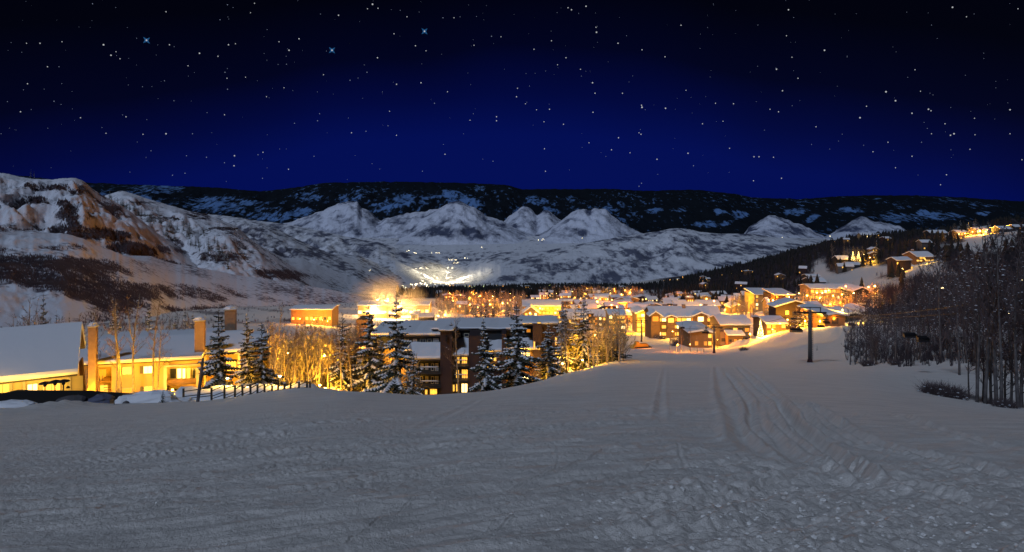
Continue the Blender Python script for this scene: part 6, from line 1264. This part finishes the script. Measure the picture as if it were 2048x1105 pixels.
# ================================================================ stars
ST = [(293,81,5),(664,101,5),(849,63,5),(745,9,2.4),(677,31,1.8),(53,87,1.3),(80,87,1.6),(124,84,1.3),(207,90,2.3),(222,111,2.0),(232,104,1.3),(240,118,1.5),(95,134,1.4),(118,134,1),(55,168,1.5),(41,224,1.6),(108,203,1.2),(161,236,1.4),(212,267,1.3),(252,234,1.5),(286,269,1.4),(332,268,2),(185,8,1.1),(332,24,1.5),(339,90,1.6),(376,132,1.4),(399,107,2),(436,113,1.6),(457,90,1.8),(471,88,1.3),(509,7,1.4),(501,26,1.3),(455,10,1.2),(440,40,1.1),(558,84,1.4),(578,101,2),(598,78,1.8),(573,129,1),(755,116,1.8),(831,92,1.6),(788,68,1.5),(814,34,1.4),(756,17,1.6),(735,18,1.4),(852,102,1.4),(842,166,1.8),(793,169,1.7),(895,184,1.4),(734,145,1.2),(700,161,1.2),(647,150,1.3),(568,176,1.3),(491,155,1.3),(454,157,1.4),(450,145,1.2),(455,179,1.2),(329,162,1),(348,202,1),(285,174,.9),(533,194,1.3),(449,230,1.4),(639,228,1.1),(635,242,1.2),(779,223,1.3),(869,207,1.2),(948,91,1.4),(1002,74,1.3),(908,36,1.4),(886,36,1.2),(983,73,1.2),(993,234,1.6),(993,242,1.6),(940,241,1.3),(776,252,1.1),(793,271,1.4),(703,266,1.5),(732,263,1.2),(589,247,1.1),(468,332,1.7),(469,312,1.8),(526,305,1.4),(516,310,1.1),(373,312,1.1),(449,326,1.1),(413,315,1.2),(370,347,1.2),(345,351,1.2),(577,339,1.4),(525,357,1.1),(628,313,1.1),(890,309,1.5),(986,323,1.1),(845,343,1.1),(385,268,1.1),(302,302,1),
 (1136,16,1.6),(1143,20,1.8),(1172,13,2),(1577,20,2),(1905,15,2.2),(1933,34,1.4),(2036,18,1.4),(1193,65,2.2),(1192,55,1.5),(1362,51,1.6),(1284,100,1.6),(1236,87,1.8),(1103,82,1.5),(1132,116,1.6),(1068,99,1.5),(1161,139,1.4),(1115,130,1.3),(1185,166,2),(1190,187,1.6),(1245,187,1.5),(1372,181,1.3),(1330,114,1.5),(1649,101,2.2),(1573,72,1.4),(1584,115,1.4),(1553,139,2),(1565,182,1.8),(1596,157,1.5),(1772,184,2.4),(1791,202,2.2),(1720,236,2.2),(1824,227,1.9),(1857,219,2.1),(1862,222,1.6),(1830,140,1.4),(1841,183,1.3),(2020,220,2),(1901,271,1.9),(1908,268,2.2),(1890,248,1.5),(1863,268,1.3),(1949,237,1.4),(1950,270,1.3),(1940,299,1.4),(2020,268,1.3),(1284,215,2.4),(1331,217,2),(1283,211,1.7),(1186,225,1.6),(1099,219,1.6),(1033,194,1.6),(1035,177,1.4),(1051,208,1.3),(1127,249,1.5),(1073,220,1.3),(1088,244,1.3),(1237,276,1.7),(1282,269,1.6),(1278,266,1.3),(1223,300,1.5),(1376,307,1.8),(1314,319,1.7),(1260,306,1.3),(1089,298,1.4),(1178,286,1.3),(1091,343,1.4),(1405,248,1.5),(1431,207,1.4),(1467,208,1.5),(1446,243,1.3),(1540,219,1.4),(1557,224,1.6),(1632,254,1.4),(1518,314,1.6),(1508,314,1.6),(1459,297,1.3),(1547,315,1.4),(1507,362,1.5),(1563,357,1.5),(1387,332,1.2),(1776,285,1.4),(1746,304,1.4),(1824,313,1.5),(1893,350,1.5),(1881,370,1.3),(2044,320,1.4),(1791,336,1.3),(1278,373,1.2),(1283,367,1.2),(1733,213,1.5),(1843,285,1),(1552,137,1)]
rn = random.Random(3)
for i in range(560): ST.append((rn.uniform(-900, 2950), 372-440*rn.random()**.8, rn.uniform(.35, .85)))
for i in range(200): ST.append((rn.uniform(-900, 2950), rn.uniform(-700, 0), rn.uniform(.4, 1.4)))
RAD = 60000.0
def star_mesh(lst, k, name, label, m_):
    b = MB()
    for (px, py, s) in lst:
        dv = Vector(((px-CX)/F, 1, -(py-HY)/F)).normalized(); c = dv*RAD; r_ = s*k*RAD/F*dv.y; a = dv.cross(Vector((0, 0, 1))).normalized(); u = a.cross(dv)
        pts = [c-dv*r_*.5, c+dv*r_*.5]+[c+a*r_*math.cos(q)+u*r_*math.sin(q) for q in [i*6.283/6 for i in range(6)]]
        b.poly(pts, [(0, 2+(i+1) % 6, 2+i) for i in range(6)]+[(1, 2+i, 2+(i+1) % 6) for i in range(6)])
    return tag(b.build(name, m_), label, None, None, 'stuff')
S1 = mat('star_light', (0, 0, 0), 1, (0.85, 0.88, 0.92), .55); S2 = mat('dim_star_light', (0, 0, 0), 1, (0.6, 0.7, 1.0), .30); S3 = mat('blue_star_glow', (0, 0, 0), 1, (0.03, 0.16, 0.42), .45)
star_mesh([s if s[2] < 4 else (s[0], s[1], 2.3) for s in ST if s[2] >= 1.3], .70, 'bright_stars', 'bright white stars scattered over the dark sky', S1)
star_mesh([s for s in ST if s[2] < 1.3], .8, 'faint_stars', 'faint small stars filling the night sky', S2)
b = MB()
for (px, py, s) in ST[:3]:
    dv = Vector(((px-CX)/F, 1, -(py-HY)/F)).normalized(); c = dv*(RAD+50); R_ = 10*RAD/F*dv.y; a = dv.cross(Vector((0, 0, 1))).normalized(); u = a.cross(dv)
    ring_ = [c+(a*math.cos(i*math.pi/4)+u*math.sin(i*math.pi/4))*R_*(.85 if i % 2 else .30) for i in range(8)]
    b.poly([c-dv*R_*.1, c+dv*R_*.1]+ring_, [(0, 2+(i+1) % 8, 2+i) for i in range(8)]+[(1, 2+i, 2+(i+1) % 8) for i in range(8)])
tag(b.build('blue_star_halo', S3), 'blue spiked glow around the three brightest stars', None, None, 'stuff')  # lens glare of these stars, shaped as a spiked mesh

# ordinals for look-alikes that stand in a row
def number(gr, fmt, key=lambda o: o.location.x/o.location.y):
    l_ = sorted([o for o in bpy.data.objects if o.get('group') == gr and o.parent is None], key=key)
    for i, o in enumerate(l_): o['label'] = fmt % nth(i)
number('rock outcrops on the left mountains', 'dark rock outcrop in the snow of the left mountains, %s')
number('aspens of the right clump', 'thin glowing aspen, %s in the clump right of the dark block')
number('aspens behind the ochre house', 'bare orange lit aspen above the ochre house roof, %s')
number('orange trees in the left of the village', 'orange lit conifer left of the yellow condominium, %s')
number('tree row under the glowing condominium', 'orange lit conifer in the row under the glowing condominium, %s')
number('trees between apartment block and lift', 'orange lit conifer between apartment block and lift tower, %s')
number('trees of the snow flecked wood', 'snow flecked bare tree in the wood right of the lift, %s')
number('trees of the steep right bank', 'dark bare tree on the steep bank at the right edge, %s')
number('low aspens behind the long roof', 'low bare aspen peeping over the long snow roof, %s')

_l = {}
for o in bpy.data.objects:
    if o.parent is None and o.get('group') and o.get('label'): _l.setdefault(o['label'], []).append(o)
for lb, l_ in _l.items():
    if 1 < len(l_) <= 30:
        for i, o in enumerate(sorted(l_, key=lambda o: o.location.x/max(o.location.y, 1))):
            t = lb+', '+nth(i)
            if len(t.replace('-', ' ').split()) <= 16: o['label'] = t
